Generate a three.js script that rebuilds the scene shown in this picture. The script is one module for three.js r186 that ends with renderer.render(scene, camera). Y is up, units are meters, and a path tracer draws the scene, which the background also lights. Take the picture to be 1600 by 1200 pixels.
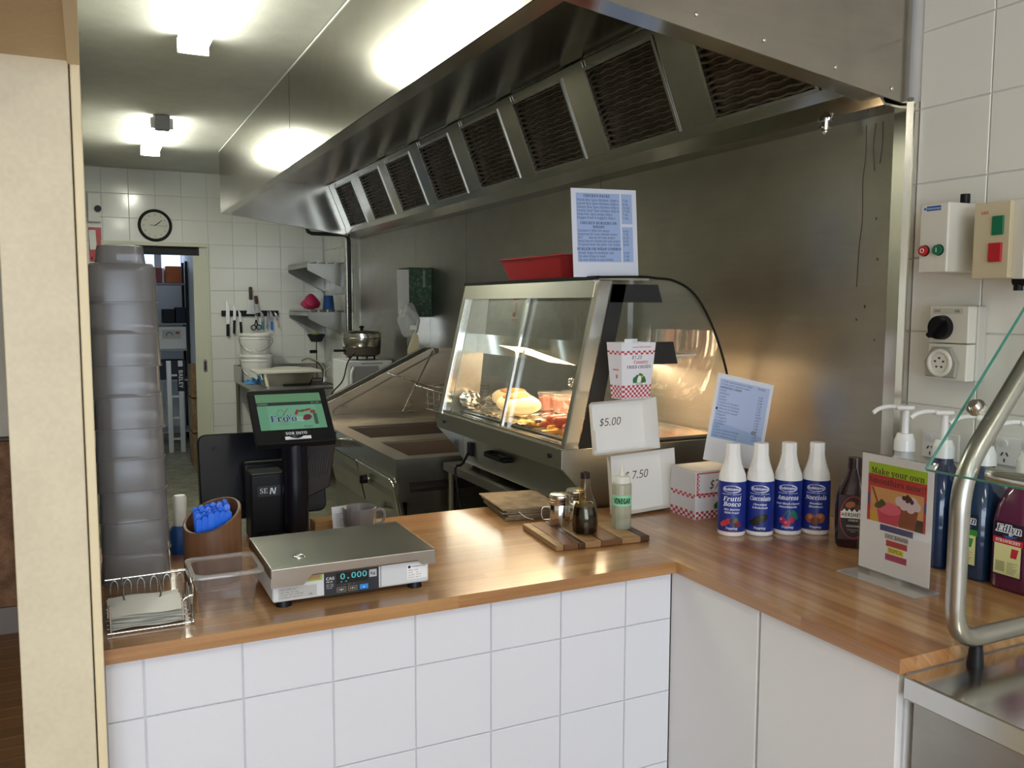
import * as THREE from 'three';
import { RoundedBoxGeometry } from 'three/addons/geometries/RoundedBoxGeometry.js';
import { mergeGeometries, toCreasedNormals } from 'three/addons/utils/BufferGeometryUtils.js';
import { RectAreaLightUniformsLib } from 'three/addons/lights/RectAreaLightUniformsLib.js';

// ---------------------------------------------------------------- camera, sky, lights, exposure
const scene = new THREE.Scene();
const R = Math.PI / 180;
const camera = new THREE.PerspectiveCamera(2 * Math.atan(600 / 1355.3) / R, 4 / 3, 0.05, 60);
camera.rotation.order = 'YXZ';
camera.rotation.set(-5.158 * R, -26.01 * R, 0.149 * R);
camera.position.set(0, 1.6, 0);
scene.add(camera);
const renderer = new THREE.WebGLRenderer({ antialias: true });
renderer.toneMapping = THREE.LinearToneMapping;
renderer.toneMappingExposure = 1.06;
renderer.shadowMap.enabled = true;
scene.background = new THREE.Color(0.62, 0.78, 1.0).multiplyScalar(2.2);
RectAreaLightUniformsLib.init();

function areaLight(w, h, color, intensity, pos, target) {
  const l = new THREE.RectAreaLight(color, intensity, w, h);
  l.position.set(...pos); l.lookAt(...target); l.castShadow = true; scene.add(l);
  return l;
}
// daylight through the glazed shopfront behind the counter queue
areaLight(3.9, 2.1, new THREE.Color(0.80, 0.89, 1.0), 4.6, [-0.85, 1.45, 3.93], [-0.85, 1.45, 0]);
// daylight in the storeroom window
areaLight(0.7, 0.26, new THREE.Color(0.55, 0.72, 1.0), 6, [0.6, 2.2, -11.46], [0.6, 2.1, -9]);

// ---------------------------------------------------------------- seeded noise and textures
function rng(seed) { let a = seed >>> 0; return () => { a = (a + 0x6d2b79f5) | 0; let t = Math.imul(a ^ (a >>> 15), 1 | a); t = (t + Math.imul(t ^ (t >>> 7), 61 | t)) ^ t; return ((t ^ (t >>> 14)) >>> 0) / 4294967296; }; }
function noiseField(w, h, cx, cy, seed) {                 // tileable value noise, cx by cy cells
  const r = rng(seed), g = new Float32Array(cx * cy); for (let i = 0; i < g.length; i++) g[i] = r();
  const o = new Float32Array(w * h), s = (t) => t * t * (3 - 2 * t);
  for (let y = 0; y < h; y++) { const fy = y / h * cy, y0 = Math.floor(fy), ty = s(fy - y0), ya = y0 % cy, yb = (y0 + 1) % cy;
    for (let x = 0; x < w; x++) { const fx = x / w * cx, x0 = Math.floor(fx), tx = s(fx - x0), xa = x0 % cx, xb = (x0 + 1) % cx;
      const a = g[ya * cx + xa] * (1 - tx) + g[ya * cx + xb] * tx, b = g[yb * cx + xa] * (1 - tx) + g[yb * cx + xb] * tx;
      o[y * w + x] = a * (1 - ty) + b * ty; } }
  return o;
}
function dataTex(w, h, fn, srgb) {
  const d = new Uint8Array(w * h * 4);
  for (let i = 0; i < w * h; i++) { const c = fn(i); d[i * 4] = c[0]; d[i * 4 + 1] = c[1]; d[i * 4 + 2] = c[2]; d[i * 4 + 3] = 255; }
  const t = new THREE.DataTexture(d, w, h); t.wrapS = t.wrapT = THREE.RepeatWrapping; t.magFilter = THREE.LinearFilter; t.minFilter = THREE.LinearMipmapLinearFilter; t.generateMipmaps = true;
  if (srgb) t.colorSpace = THREE.SRGBColorSpace; t.needsUpdate = true; return t;
}
function mix(fields) { return (i) => { let s = 0, k = 0; for (const [f, w] of fields) { s += f[i] * w; k += w; } return s / k; }; }
function canvasTex(w, h, draw) {
  const c = document.createElement('canvas'); c.width = w; c.height = h; const g = c.getContext('2d'); draw(g, w, h);
  const t = new THREE.CanvasTexture(c); t.colorSpace = THREE.SRGBColorSpace; t.anisotropy = 8; return t;
}
const clamp8 = (v) => Math.max(0, Math.min(255, Math.round(v)));
const N = 512;
const nStreak = noiseField(N, N, 4, 256, 3), nStreak2 = noiseField(N, N, 9, 90, 4), nBlob = noiseField(N, N, 5, 5, 5), nBlob2 = noiseField(N, N, 17, 17, 6), nFine = noiseField(N, N, 150, 150, 7);
const steelRough = (() => { const f = mix([[nStreak, .6], [nBlob, 1.1], [nBlob2, .7], [nStreak2, .5]]); return dataTex(N, N, (i) => { const v = clamp8(255 * (0.70 + 0.16 * (f(i) - 0.5))); return [v, v, v]; }); })();
const steelTint = (() => { const f = mix([[nBlob2, 1], [nStreak2, .6], [nFine, .3]]); return dataTex(N, N, (i) => { const v = 230 + 16 * (f(i) - 0.5); return [clamp8(v), clamp8(v - 1), clamp8(v - 4)]; }, true); })();
const steelWave = (() => { const a = noiseField(N, N, 2, 3, 15), b = noiseField(N, N, 5, 4, 16); return dataTex(N, N, (i) => { const v = clamp8(255 * (a[i] * .7 + b[i] * .3)); return [v, v, v]; }); })();
const woodTex = (() => { const a = noiseField(N, N, 3, 64, 21), b = noiseField(N, N, 6, 160, 22), c = noiseField(N, N, 4, 8, 23), f = mix([[a, 1], [b, .7], [c, .8], [nFine, .15]]);
  return dataTex(N, N, (i) => { const v = f(i) - 0.5; return [clamp8(226 + 95 * v), clamp8(216 + 125 * v), clamp8(202 + 145 * v)]; }, true); })();
const paintTex = (() => { const f = mix([[nBlob, 1], [nBlob2, 1], [nFine, .8]]); return dataTex(N, N, (i) => { const v = clamp8(240 + 26 * (f(i) - 0.5)); return [v, v, clamp8(v - 1)]; }, true); })();
const grimeTex = (() => { const f = mix([[nBlob2, 1], [noiseField(N, N, 40, 40, 31), .9], [nFine, .6]]); return dataTex(N, N, (i) => { const v = 214 + 130 * (f(i) - 0.5); return [clamp8(v), clamp8(v - 3), clamp8(v - 9)]; }, true); })();
const foilBump = (() => { const a = noiseField(N, N, 28, 28, 41), b = noiseField(N, N, 60, 60, 42); return dataTex(N, N, (i) => { const v = clamp8(255 * Math.abs(a[i] - .5) * 1.2 + 90 * b[i]); return [v, v, v]; }); })();

// ---------------------------------------------------------------- materials
const lin = (r, g, b) => new THREE.Color().setRGB(r, g, b);
function std(color, roughness, o = {}) { return new THREE.MeshStandardMaterial({ color, roughness, ...o }); }
function phys(color, roughness, o = {}) { return new THREE.MeshPhysicalMaterial({ color, roughness, ...o }); }
const rep = (t, u, v) => { const c = t.clone(); c.repeat.set(u, v); c.needsUpdate = true; return c; };
const M = {
  tile: phys(lin(.80, .80, .775), .16, { clearcoat: .3, clearcoatRoughness: .08 }),
  tileWarm: phys(lin(.82, .80, .74), .22),
  tileFront: phys(lin(.76, .765, .80), .2),
  grout: std(lin(.66, .66, .62), .9), groutPale: std(lin(.82, .82, .82), .9),
  ceiling: std(lin(.74, .74, .70), .85, { map: paintTex }),
  cream: std(lin(.80, .70, .50), .55, { map: paintTex }), creamTrim: std(lin(.78, .66, .42), .5),
  beam: std(lin(.68, .53, .30), .6, { map: paintTex }),
  shopWall: std(lin(.80, .74, .62), .8, { map: paintTex }), clay: std(lin(.42, .22, .12), .8, { map: grimeTex }),
  floorVinyl: std(lin(.33, .33, .26), .45, { map: grimeTex }), plankA: std(lin(.50, .30, .15), .4, { map: woodTex }), plankB: std(lin(.44, .26, .13), .4, { map: woodTex }), matRed: std(lin(.16, .03, .025), .95),
  lining: std(lin(.42, .42, .38), .6, { map: grimeTex }), skirting: std(lin(.30, .25, .22), .6),
  steel: std(lin(.54, .53, .49), .42, { metalness: 1, roughnessMap: steelRough, map: steelTint }),
  steelWall: phys(lin(.46, .435, .39), .54, { metalness: 1, roughnessMap: rep(steelRough, .7, .7), map: rep(steelTint, .8, .8), bumpMap: rep(steelWave, .6, .22), bumpScale: .012, anisotropy: .6, anisotropyRotation: Math.PI / 2 }),
  steelHood: phys(lin(.56, .54, .49), .27, { metalness: 1, roughnessMap: rep(steelRough, .6, .6), map: steelTint, bumpMap: rep(steelWave, .4, .4), bumpScale: .002, anisotropy: .35, anisotropyRotation: Math.PI / 2 }),
  steelBright: std(lin(.68, .67, .63), .24, { metalness: 1, roughnessMap: steelRough }),
  chrome: std(lin(.78, .77, .74), .12, { metalness: 1 }),
  wire: std(lin(.62, .61, .58), .25, { metalness: 1 }),
  mesh: std(lin(.26, .22, .18), .5, { metalness: .8, map: grimeTex }),
  greasy: std(lin(.08, .055, .04), .6), oil: phys(lin(.035, .018, .008), .12),
  blackPlastic: phys(lin(.009, .009, .011), .38, { specularIntensity: .4 }), blackGloss: phys(lin(.006, .006, .009), .24, { specularIntensity: .5 }), brownPlastic: phys(lin(.022, .013, .010), .4, { specularIntensity: .4 }), blackMatt: std(lin(.02, .02, .02), .7),
  greyPlastic: std(lin(.30, .29, .30), .35), lightGrey: std(lin(.66, .67, .68), .4), white: std(lin(.82, .82, .80), .45), whiteGloss: phys(lin(.86, .85, .83), .22), cabinet: std(lin(.78, .765, .75), .32),
  paper: std(lin(.86, .87, .90), .8), napkin: std(lin(.93, .93, .88), .9), card: std(lin(.82, .80, .76), .75), kraft: std(lin(.36, .27, .17), .85, { map: grimeTex }), carton: std(lin(.40, .25, .12), .85, { map: grimeTex }),
  red: std(lin(.32, .016, .02), .35), redGloss: std(lin(.50, .012, .02), .3), green: std(lin(.0, .16, .07), .35), blue: std(lin(.015, .15, .80), .35), blueCup: std(lin(.01, .08, .30), .45), orange: std(lin(.65, .14, .02), .4), pink: phys(lin(.62, .03, .14), .5, { transmission: .3, thickness: 0 }), yellowGreen: std(lin(.35, .42, .03), .5), teal: std(lin(.05, .25, .33), .5),
  enclosure: std(lin(.72, .70, .62), .4), enclosureCream: std(lin(.62, .54, .36), .45), socketGrey: std(lin(.55, .54, .48), .4), socketClear: std(lin(.36, .35, .30), .25),
  glass: phys(lin(.97, .99, .98), .02, { transmission: 1, thickness: 0, ior: 1.5 }), glassEdge: phys(lin(.10, .42, .34), .1, { transmission: .4, thickness: 0 }),
  clearPlastic: phys(lin(.92, .91, .90), .10, { transmission: .95, thickness: 0, ior: 1.45 }), smokyPlastic: phys(lin(.45, .435, .43), .2, { transmission: .62, thickness: 0, ior: 1.45 }), acrylic: phys(lin(.97, .97, .96), .04, { transmission: 1, thickness: 0 }),
  soyGlass: phys(lin(.86, .76, .50), .06, { transmission: 1, thickness: 0 }), soy: phys(lin(.006, .004, .004), .08), vinegar: phys(lin(.66, .66, .52), .25, { transmission: .55, thickness: 0 }), vinegarCap: std(lin(.76, .74, .66), .5),
  clearRim: phys(lin(.86, .85, .84), .10, { transmission: .78, thickness: 0 }), woodBrown: std(lin(.21, .10, .048), .5, { map: (() => { const t = woodTex.clone(); t.rotation = Math.PI / 2; t.needsUpdate = true; return t; })() }), woodDark: std(lin(.10, .045, .02), .45, { map: woodTex }), woodPale: std(lin(.50, .33, .16), .45, { map: woodTex }), woodAcacia: std(lin(.24, .11, .045), .45, { map: woodTex }),
  bread: std(lin(.78, .60, .36), .7), crust: std(lin(.48, .22, .07), .6), foil: std(lin(.80, .79, .76), .2, { metalness: 1, bumpMap: foilBump, bumpScale: .012 }), sauce: phys(lin(.55, .20, .15), .25), chip: std(lin(.80, .45, .08), .5), sausage: std(lin(.42, .07, .03), .35), battered: std(lin(.55, .22, .05), .55),
  doorPaint: std(lin(.66, .66, .54), .45), stoneDark: std(lin(.03, .035, .05), .7), storeWall: std(lin(.70, .70, .68), .85), shelfGrey: std(lin(.34, .35, .36), .6), aluminium: std(lin(.55, .56, .57), .4, { metalness: .7 }),
  pipeBlack: std(lin(.025, .024, .022), .45), pipeGrey: std(lin(.24, .22, .19), .5), clothBlue: std(lin(.10, .30, .62), .9), bag: phys(lin(.75, .76, .76), .25, { transmission: .5, thickness: 0 }),
  jugBlue: phys(lin(.010, .03, .085), .12, { clearcoat: .4 }), jugTeal: phys(lin(.012, .035, .08), .12, { clearcoat: .4 }), jugPink: phys(lin(.10, .012, .045), .12, { clearcoat: .4 }), jugClear: phys(lin(.72, .72, .70), .3, { transmission: .35, thickness: 0 }), chocBottle: phys(lin(.022, .006, .008), .18),
  orangeGrey: std(lin(.20, .19, .195), .3),
};

// ---------------------------------------------------------------- geometry helpers
const V = (x, y, z) => new THREE.Vector3(x, y, z);
const E3 = new THREE.Euler(), Q = new THREE.Quaternion(), M4 = new THREE.Matrix4();
function place(g, x = 0, y = 0, z = 0, rx = 0, ry = 0, rz = 0) { M4.compose(V(x, y, z), Q.setFromEuler(E3.set(rx, ry, rz)), V(1, 1, 1)); g.applyMatrix4(M4); return g; }
function box(w, h, d, x, y, z, rx, ry, rz) { return place(new THREE.BoxGeometry(w, h, d), x, y, z, rx, ry, rz); }
function span(x0, x1, y0, y1, z0, z1) { return box(Math.abs(x1 - x0), Math.abs(y1 - y0), Math.abs(z1 - z0), (x0 + x1) / 2, (y0 + y1) / 2, (z0 + z1) / 2); }
function rbox(w, h, d, r, x, y, z, rx, ry, rz, s = 2) { return place(new RoundedBoxGeometry(w, h, d, s, Math.min(r, w / 2.02, h / 2.02, d / 2.02)), x, y, z, rx, ry, rz); }
function cyl(rt, rb, h, x, y, z, rx = 0, ry = 0, rz = 0, seg = 24, open = false) { return place(new THREE.CylinderGeometry(rt, rb, h, seg, 1, open), x, y, z, rx, ry, rz); }
function ball(r, x, y, z, sx = 1, sy = 1, sz = 1, rx = 0, ry = 0, rz = 0, n = 18) { const g = new THREE.SphereGeometry(r, n, Math.round(n * .7)); g.scale(sx, sy, sz); return place(g, x, y, z, rx, ry, rz); }
function lathe(pts, seg = 32, x = 0, y = 0, z = 0) { const g = new THREE.LatheGeometry(pts.map(([a, b]) => new THREE.Vector2(Math.max(a, 0.0001), b)), seg); return toCreasedNormals(place(g, x, y, z), 0.7); }
function torus(r, t, x, y, z, rx = 0, ry = 0, rz = 0, arc = Math.PI * 2, n = 32) { return place(new THREE.TorusGeometry(r, t, 8, n, arc), x, y, z, rx, ry, rz); }
class Poly extends THREE.Curve { constructor(c) { super(); this.c = c; } getPoint(t, o) { return this.c.getPoint(t, o); } }
function tube(pts, r, bend = 0, rad = 8, closed = false, n = 0) {       // rounded polyline
  const p = pts.map((q) => V(...q)), path = new THREE.CurvePath();
  if (bend > 0 && p.length > 2) {
    let last = p[0];
    for (let i = 1; i < p.length - 1; i++) {
      const a = p[i].clone().add(p[i - 1].clone().sub(p[i]).setLength(Math.min(bend, p[i].distanceTo(p[i - 1]) * .49))), b = p[i].clone().add(p[i + 1].clone().sub(p[i]).setLength(Math.min(bend, p[i].distanceTo(p[i + 1]) * .49)));
      path.add(new THREE.LineCurve3(last, a)); path.add(new THREE.QuadraticBezierCurve3(a, p[i], b)); last = b;
    }
    path.add(new THREE.LineCurve3(last, p[p.length - 1]));
    return new THREE.TubeGeometry(path, n || p.length * 14, r, rad, false);
  }
  const c = p.length === 2 ? new THREE.LineCurve3(p[0], p[1]) : new THREE.CatmullRomCurve3(p, closed, 'centripetal');
  return new THREE.TubeGeometry(c, n || (p.length === 2 ? 1 : p.length * 8), r, rad, closed);
}
function rod(a, b, r, seg = 8) { const A = V(...a), Bv = V(...b), d = Bv.clone().sub(A), g = new THREE.CylinderGeometry(r, r, d.length(), seg); g.applyQuaternion(Q.setFromUnitVectors(V(0, 1, 0), d.clone().normalize())); g.translate(...A.add(Bv).multiplyScalar(.5).toArray()); return g; }
function prism(pts, depth, bevel = 0, x = 0, y = 0, z = 0, rx = 0, ry = 0, rz = 0) {   // outline in xy, extruded along +z, centred on z
  const g = new THREE.ExtrudeGeometry(new THREE.Shape(pts.map(([a, b]) => new THREE.Vector2(a, b))), { depth: depth - 2 * bevel, bevelEnabled: bevel > 0, bevelSize: bevel, bevelThickness: bevel, bevelOffset: -bevel, bevelSegments: 1, curveSegments: 10 });
  g.translate(0, 0, -depth / 2 + bevel); return place(g, x, y, z, rx, ry, rz);
}
function shapeGeo(shape, depth, bevel = 0, seg = 12) { const g = new THREE.ExtrudeGeometry(shape, { depth: depth - 2 * bevel, bevelEnabled: bevel > 0, bevelSize: bevel, bevelThickness: bevel, bevelOffset: -bevel, bevelSegments: 2, curveSegments: seg }); g.translate(0, 0, -depth / 2 + bevel); return g; }
function roundRect(w, h, r, s = new THREE.Shape()) { const a = w / 2, b = h / 2; s.moveTo(-a + r, -b); s.lineTo(a - r, -b); s.absarc(a - r, -b + r, r, -Math.PI / 2, 0); s.lineTo(a, b - r); s.absarc(a - r, b - r, r, 0, Math.PI / 2); s.lineTo(-a + r, b); s.absarc(-a + r, b - r, r, Math.PI / 2, Math.PI); s.lineTo(-a, -b + r); s.absarc(-a + r, -b + r, r, Math.PI, Math.PI * 1.5); return s; }
function loft(rings, capStart = true, capEnd = true) {      // rings: arrays of [x,y,z] with the same count, closed loops
  const n = rings[0].length, pos = [], tri = (a, b, c) => pos.push(...a, ...b, ...c);
  for (let k = 0; k + 1 < rings.length; k++) for (let i = 0; i < n; i++) { const j = (i + 1) % n, a = rings[k][i], b = rings[k][j], c = rings[k + 1][j], d = rings[k + 1][i]; tri(a, b, c); tri(a, c, d); }
  const cap = (r, flip) => { const m = [0, 1, 2].map((q) => r.reduce((s, p) => s + p[q], 0) / n); for (let i = 0; i < n; i++) flip ? tri(m, r[(i + 1) % n], r[i]) : tri(m, r[i], r[(i + 1) % n]); };
  if (capStart) cap(rings[0], true); if (capEnd) cap(rings[rings.length - 1], false);
  const g = new THREE.BufferGeometry(); g.setAttribute('position', new THREE.Float32BufferAttribute(pos, 3)); g.setAttribute('uv', new THREE.Float32BufferAttribute(new Float32Array(pos.length / 3 * 2), 2)); g.computeVertexNormals();
  return toCreasedNormals(g, 0.6);
}
function ringRect(w, d, r, y, cx = 0, cz = 0, n = 5) {      // rounded rectangle loop in the xz plane, clockwise from above so that a loft rising in y faces out
  const o = [], q = [[1, 1, 0], [-1, 1, 1], [-1, -1, 2], [1, -1, 3]];
  for (const [sx, sz, k] of q) for (let i = 0; i <= n; i++) { const a = (k + i / n) * Math.PI / 2; o.push([cx + sx * (w / 2 - r) + r * Math.cos(a), y, cz + sz * (d / 2 - r) + r * Math.sin(a)]); }
  return o.reverse();
}
function metricUV(g) {
  const p = g.attributes.position, n = g.attributes.normal, uv = new Float32Array(p.count * 2);
  for (let i = 0; i < p.count; i += 3) {                    // one projection per triangle
    let nx = 0, ny = 0, nz = 0; for (let k = 0; k < 3 && i + k < p.count; k++) { nx += Math.abs(n.getX(i + k)); ny += Math.abs(n.getY(i + k)); nz += Math.abs(n.getZ(i + k)); }
    for (let k = 0; k < 3 && i + k < p.count; k++) { const j = i + k, x = p.getX(j), y = p.getY(j), z = p.getZ(j);
      if (ny >= nx && ny >= nz) { uv[j * 2] = x; uv[j * 2 + 1] = z; } else if (nx >= nz) { uv[j * 2] = z; uv[j * 2 + 1] = y; } else { uv[j * 2] = x; uv[j * 2 + 1] = y; } }
  }
  g.setAttribute('uv', new THREE.BufferAttribute(uv, 2)); return g;
}
function flat(g) { const q = g.index ? g.toNonIndexed() : g; for (const k of Object.keys(q.attributes)) if (!['position', 'normal', 'uv'].includes(k)) q.deleteAttribute(k); if (!q.attributes.uv) q.setAttribute('uv', new THREE.BufferAttribute(new Float32Array(q.attributes.position.count * 2), 2)); return q; }
function merged(geos, keep) { const l = (Array.isArray(geos) ? geos : [geos]).map(flat); const g = l.length > 1 ? mergeGeometries(l) : l[0]; return keep ? g : metricUV(g); }

// ---------------------------------------------------------------- object helpers
const taken = new Map();
function numbered(name) { const k = taken.get(name) || 0; taken.set(name, k + 1); return k ? name + '_' + String(k).padStart(3, '0') : name; }
function mesh(name, geos, mat, keep) { const m = new THREE.Mesh(merged(geos, keep), mat); m.name = name; m.castShadow = m.receiveShadow = true; return m; }
function part(name, geos, mat, parent, keep) { const m = mesh(name, geos, mat, keep); parent.add(m); return m; }
function tag(o, label, category, group) { o.userData.label = label; o.userData.category = category; if (group) o.userData.group = group; return o; }
function thing(name, label, category, pos = [0, 0, 0], turn = 0, group) { const o = new THREE.Group(); o.name = numbered(name); o.position.set(...pos); o.rotation.y = turn; scene.add(o); return tag(o, label, category, group); }
function solo(name, label, category, geos, mat, pos = [0, 0, 0], turn = 0, group, keep) { const m = mesh(numbered(name), geos, mat, keep); m.position.set(...pos); m.rotation.y = turn; scene.add(m); return tag(m, label, category, group); }
function struct(name, label, category, geos, mat) { const m = geos ? mesh(name, geos, mat) : new THREE.Group(); m.name = name; m.userData.kind = 'structure'; scene.add(m); return tag(m, label, category); }
// one glazed tile with a chamfered face, facing +z, base at z = 0
const tileCache = new Map();
function tileGeo(w, h, t = .006, c = .002) {
  const k = w.toFixed(4) + ',' + h.toFixed(4); if (tileCache.has(k)) return tileCache.get(k);
  const a = w / 2, b = h / 2, ring = (i, z) => [[-a + i, -b + i, z], [a - i, -b + i, z], [a - i, b - i, z], [-a + i, b - i, z]];
  const pos = [], tri = (p, q, r) => pos.push(...p, ...q, ...r), R0 = ring(0, 0), R1 = ring(0, t - c), R2 = ring(c, t);
  for (const [A, Bq] of [[R0, R1], [R1, R2]]) for (let i = 0; i < 4; i++) { const j = (i + 1) % 4; tri(A[i], A[j], Bq[j]); tri(A[i], Bq[j], Bq[i]); }
  tri(R2[0], R2[1], R2[2]); tri(R2[0], R2[2], R2[3]);
  const g = new THREE.BufferGeometry(); g.setAttribute('position', new THREE.Float32BufferAttribute(pos, 3)); g.computeVertexNormals(); metricUV(g); tileCache.set(k, g); return g;
}
// tiles over a rectangle given by edges along u and v; skip(u0,u1,v0,v1) leaves one out. axis: 'z' faces +z, '-x' faces -x
const tileRand = rng(77);
function tiling(parent, us, vs, at, axis, mats, gap, skip) {
  for (let i = 0; i + 1 < us.length; i++) for (let j = 0; j + 1 < vs.length; j++) {
    if (skip && skip(us[i], us[i + 1], vs[j], vs[j + 1])) continue;
    const w = us[i + 1] - us[i] - gap, h = vs[j + 1] - vs[j] - gap; if (w < .01 || h < .01) continue;
    const m = new THREE.Mesh(tileGeo(w, h), mats[Math.floor(tileRand() * mats.length)]); m.name = 'tile'; m.castShadow = m.receiveShadow = true;
    const u = (us[i] + us[i + 1]) / 2, v = (vs[j] + vs[j + 1]) / 2, e = (tileRand() - .5) * .004, e2 = (tileRand() - .5) * .004;
    if (axis === 'z') { m.position.set(u, v, at); m.rotation.set(e, e2, 0); } else { m.position.set(at, v, u); m.rotation.set(0, -Math.PI / 2 + e, e2); }
    parent.add(m);
  }
}
const range = (a, b, s) => { const o = [a]; while (o[o.length - 1] + s < b - 1e-6) o.push(o[o.length - 1] + s); o.push(b); return o; };
// a flat print: plane w x h facing +z with its own texture
function print(w, h, tex, o = {}) { const g = new THREE.PlaneGeometry(w, h); return [g, std(0xffffff, o.roughness ?? .7, { map: tex, ...o })]; }
function printPart(name, w, h, tex, parent, pos, rot = [0, 0, 0], o = {}) { const [g, m] = print(w, h, tex, o); const q = part(name, g, m, parent, true); q.position.set(...pos); q.rotation.set(...rot); return q; }
function curvedPrint(r, h, a0, a1, seg, y) {                // part of a cylinder wall; uv spans it, facing outward; angle measured from +z to +x
  const g = new THREE.CylinderGeometry(r, r, h, seg, 1, true, a0, a1 - a0); g.translate(0, y, 0); return g;
}
// ---------------------------------------------------------------- the setting
const XW = 2.12, ZF = -8.6, YC = 2.815;
struct('ceiling', 'white painted plaster ceiling', 'ceiling', span(-3.3, 2.35, YC, YC + .1, -11.75, 4.15), M.ceiling);
const floorK = struct('floor', 'grey green vinyl kitchen floor', 'floor', span(0, 2.3, -.1, 0, -11.7, -1.9), M.floorVinyl);
const floorS = struct('floor_shop', 'timber board floor of the shop and passage', 'floor', [span(-3.3, -.0001, -.1, -.012, -4.9, 4.1), span(-.0001, 2.3, -.1, -.012, -1.9, 4.1)], M.skirting);
{ // boards run across the passage
  const g1 = metricUV(flat(box(3.1, .012, .088, 0, 0, 0)));
  let k = 0; for (let z = -4.72; z < -1.6; z += .09) { const m = new THREE.Mesh(g1, k++ % 3 ? M.plankA : M.plankB); m.name = 'floor_board'; m.position.set(-1.7, -.006, z); m.castShadow = m.receiveShadow = true; floorS.add(m); }
  const g2 = metricUV(flat(box(5.4, .012, .088, 0, 0, 0)));
  for (let z = -1.57; z < 4; z += .09) { const m = new THREE.Mesh(g2, k++ % 3 ? M.plankA : M.plankB); m.name = 'floor_board'; m.position.set(-.57, -.006, z); m.castShadow = m.receiveShadow = true; floorS.add(m); }
}
solo('door_mat', 'dark red door mat in the passage left of the cream post', 'mat', rbox(.7, .012, .5, .004, 0, .006, 0), M.matRed, [-.55, 0, -2.85]);
// right wall: structure, tiles near the customer, steel sheets along the cooking line
const wallR = struct('wall_right', 'tiled right wall behind the cooking line', 'wall', span(XW + .007, XW + .2, 0, YC, -11.7, 4.1), M.groutPale);
tiling(wallR, range(-1.742, .3, .2165), [.91, 1.116, 1.323, 1.53, 1.737, 1.944, 2.151, 2.36, 2.567, 2.774, YC], XW + .007, '-x', [M.tileWarm], .0028);
tiling(wallR, range(-8.6, -7.3, .2165), [.42, .634, .848, 1.062, 1.276, 1.49, 1.704, 1.918, 2.132, 2.346, 2.56, 2.774], XW + .007, '-x', [M.tile], .004);
{
  const js = [-7.3, -5.91, -4.98, -3.42, -1.765];
  for (let i = 0; i < 4; i++) part('steel_sheet', span(XW - .006, XW + .007, 0, 2.19, js[i] + .0015, js[i + 1] - .0015), M.steelWall, wallR);
  part('edge_trim', [span(XW - .03, XW + .007, .2, 2.175, -1.764, -1.759), span(XW - .03, XW - .024, .2, 2.175, -1.80, -1.764), span(XW - .016, XW + .007, .2, 2.175, -1.759, -1.742)], M.steelBright, wallR);
  const runs = [[[-1.92, 2.14], [-1.918, 2.05], [-1.925, 1.98], [-1.922, 1.86], [-1.93, 1.78], [-1.934, 1.66]], [[-1.885, 2.14], [-1.89, 2.07], [-1.883, 2.0]], [[-1.86, 2.14], [-1.858, 2.08], [-1.865, 2.02]]];
  for (const rn of runs) part('grease_run', tube(rn.map(([z, y]) => [XW - .006, y, z]), .0018, 0, 5), M.greasy, wallR);
  for (const [z, y, s] of [[-1.9, 1.60, .004], [-1.87, 1.86, .003], [-1.86, 1.74, .003], [-1.93, 1.56, .003], [-1.86, 1.5, .0025]]) part('grease_spot', ball(s, XW - .0065, y, z, .25, 1.4, 1, 0, 0, 0, 8), M.greasy, wallR);
}
// far wall with a doorway
const dL = .15, dR = .955, dT = 2.135;
const wallF = struct('wall_far', 'white tiled far wall with the storeroom doorway', 'wall', [span(-.13, dL, 0, YC, ZF - .12, ZF - .007), span(dR, XW + .1, 0, YC, ZF - .12, ZF - .007), span(dL, dR, dT, YC, ZF - .12, ZF - .007)], M.grout);
tiling(wallF, [-.0001, .147, .367, .587, .81, 1.035, 1.257, 1.477, 1.7, 1.92, 2.112], [.02, .234, .448, .662, .876, 1.09, 1.304, 1.518, 1.732, 1.946, 2.16, 2.375, 2.589, YC], ZF - .007, 'z', [M.tile], .003,
  (u0, u1, v0, v1) => u1 > dL + .02 && u0 < 1.03 && v0 < 2.155 && !(u0 >= 1.03));
struct('wall_left', 'cream partition wall between the kitchen and the passage', 'wall', span(-.13, -.008, 0, YC, ZF, -1.79), M.cream);
part('kitchen_lining', span(-.008, -.003, 0, YC, ZF, -1.82), M.lining, scene.getObjectByName('wall_left'));
struct('wall_passage', 'passage end wall, cream above and clay brown below', 'wall', span(-3.3, -.13, .95, YC, -4.95, -4.79), M.shopWall);
{ const w = scene.getObjectByName('wall_passage'); part('dado', span(-3.3, -.13, 0, .95, -4.95, -4.785), M.clay, w); part('dado_rail', rbox(3.17, .022, .03, .006, -1.715, .955, -4.78), M.woodDark, w); }
struct('baseboard_passage', 'grey brown skirting board at the foot of the passage wall', 'skirting', span(-3.3, -.13, 0, .13, -4.79, -4.765), M.skirting);
// cream post and bulkhead at the end of the counter
const post = struct('trim_1', 'cream painted end panel and jamb of the partition beside the counter', 'post', rbox(.118, YC, .04, .003, -.074, YC / 2, -1.771), M.cream);
part('jamb_strip', rbox(.0165, YC, .05, .003, -.0045, YC / 2, -1.782), M.creamTrim, post);
const beam = struct('trim_2', 'tan bulkhead over the passage doorway', 'bulkhead', [span(-3.3, -.0005, 2.026, YC, -1.79, -1.37)], M.beam);
part('bulkhead_cap', span(-.016, .003, 2.022, YC, -1.79, -1.366), M.creamTrim, beam);
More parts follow.
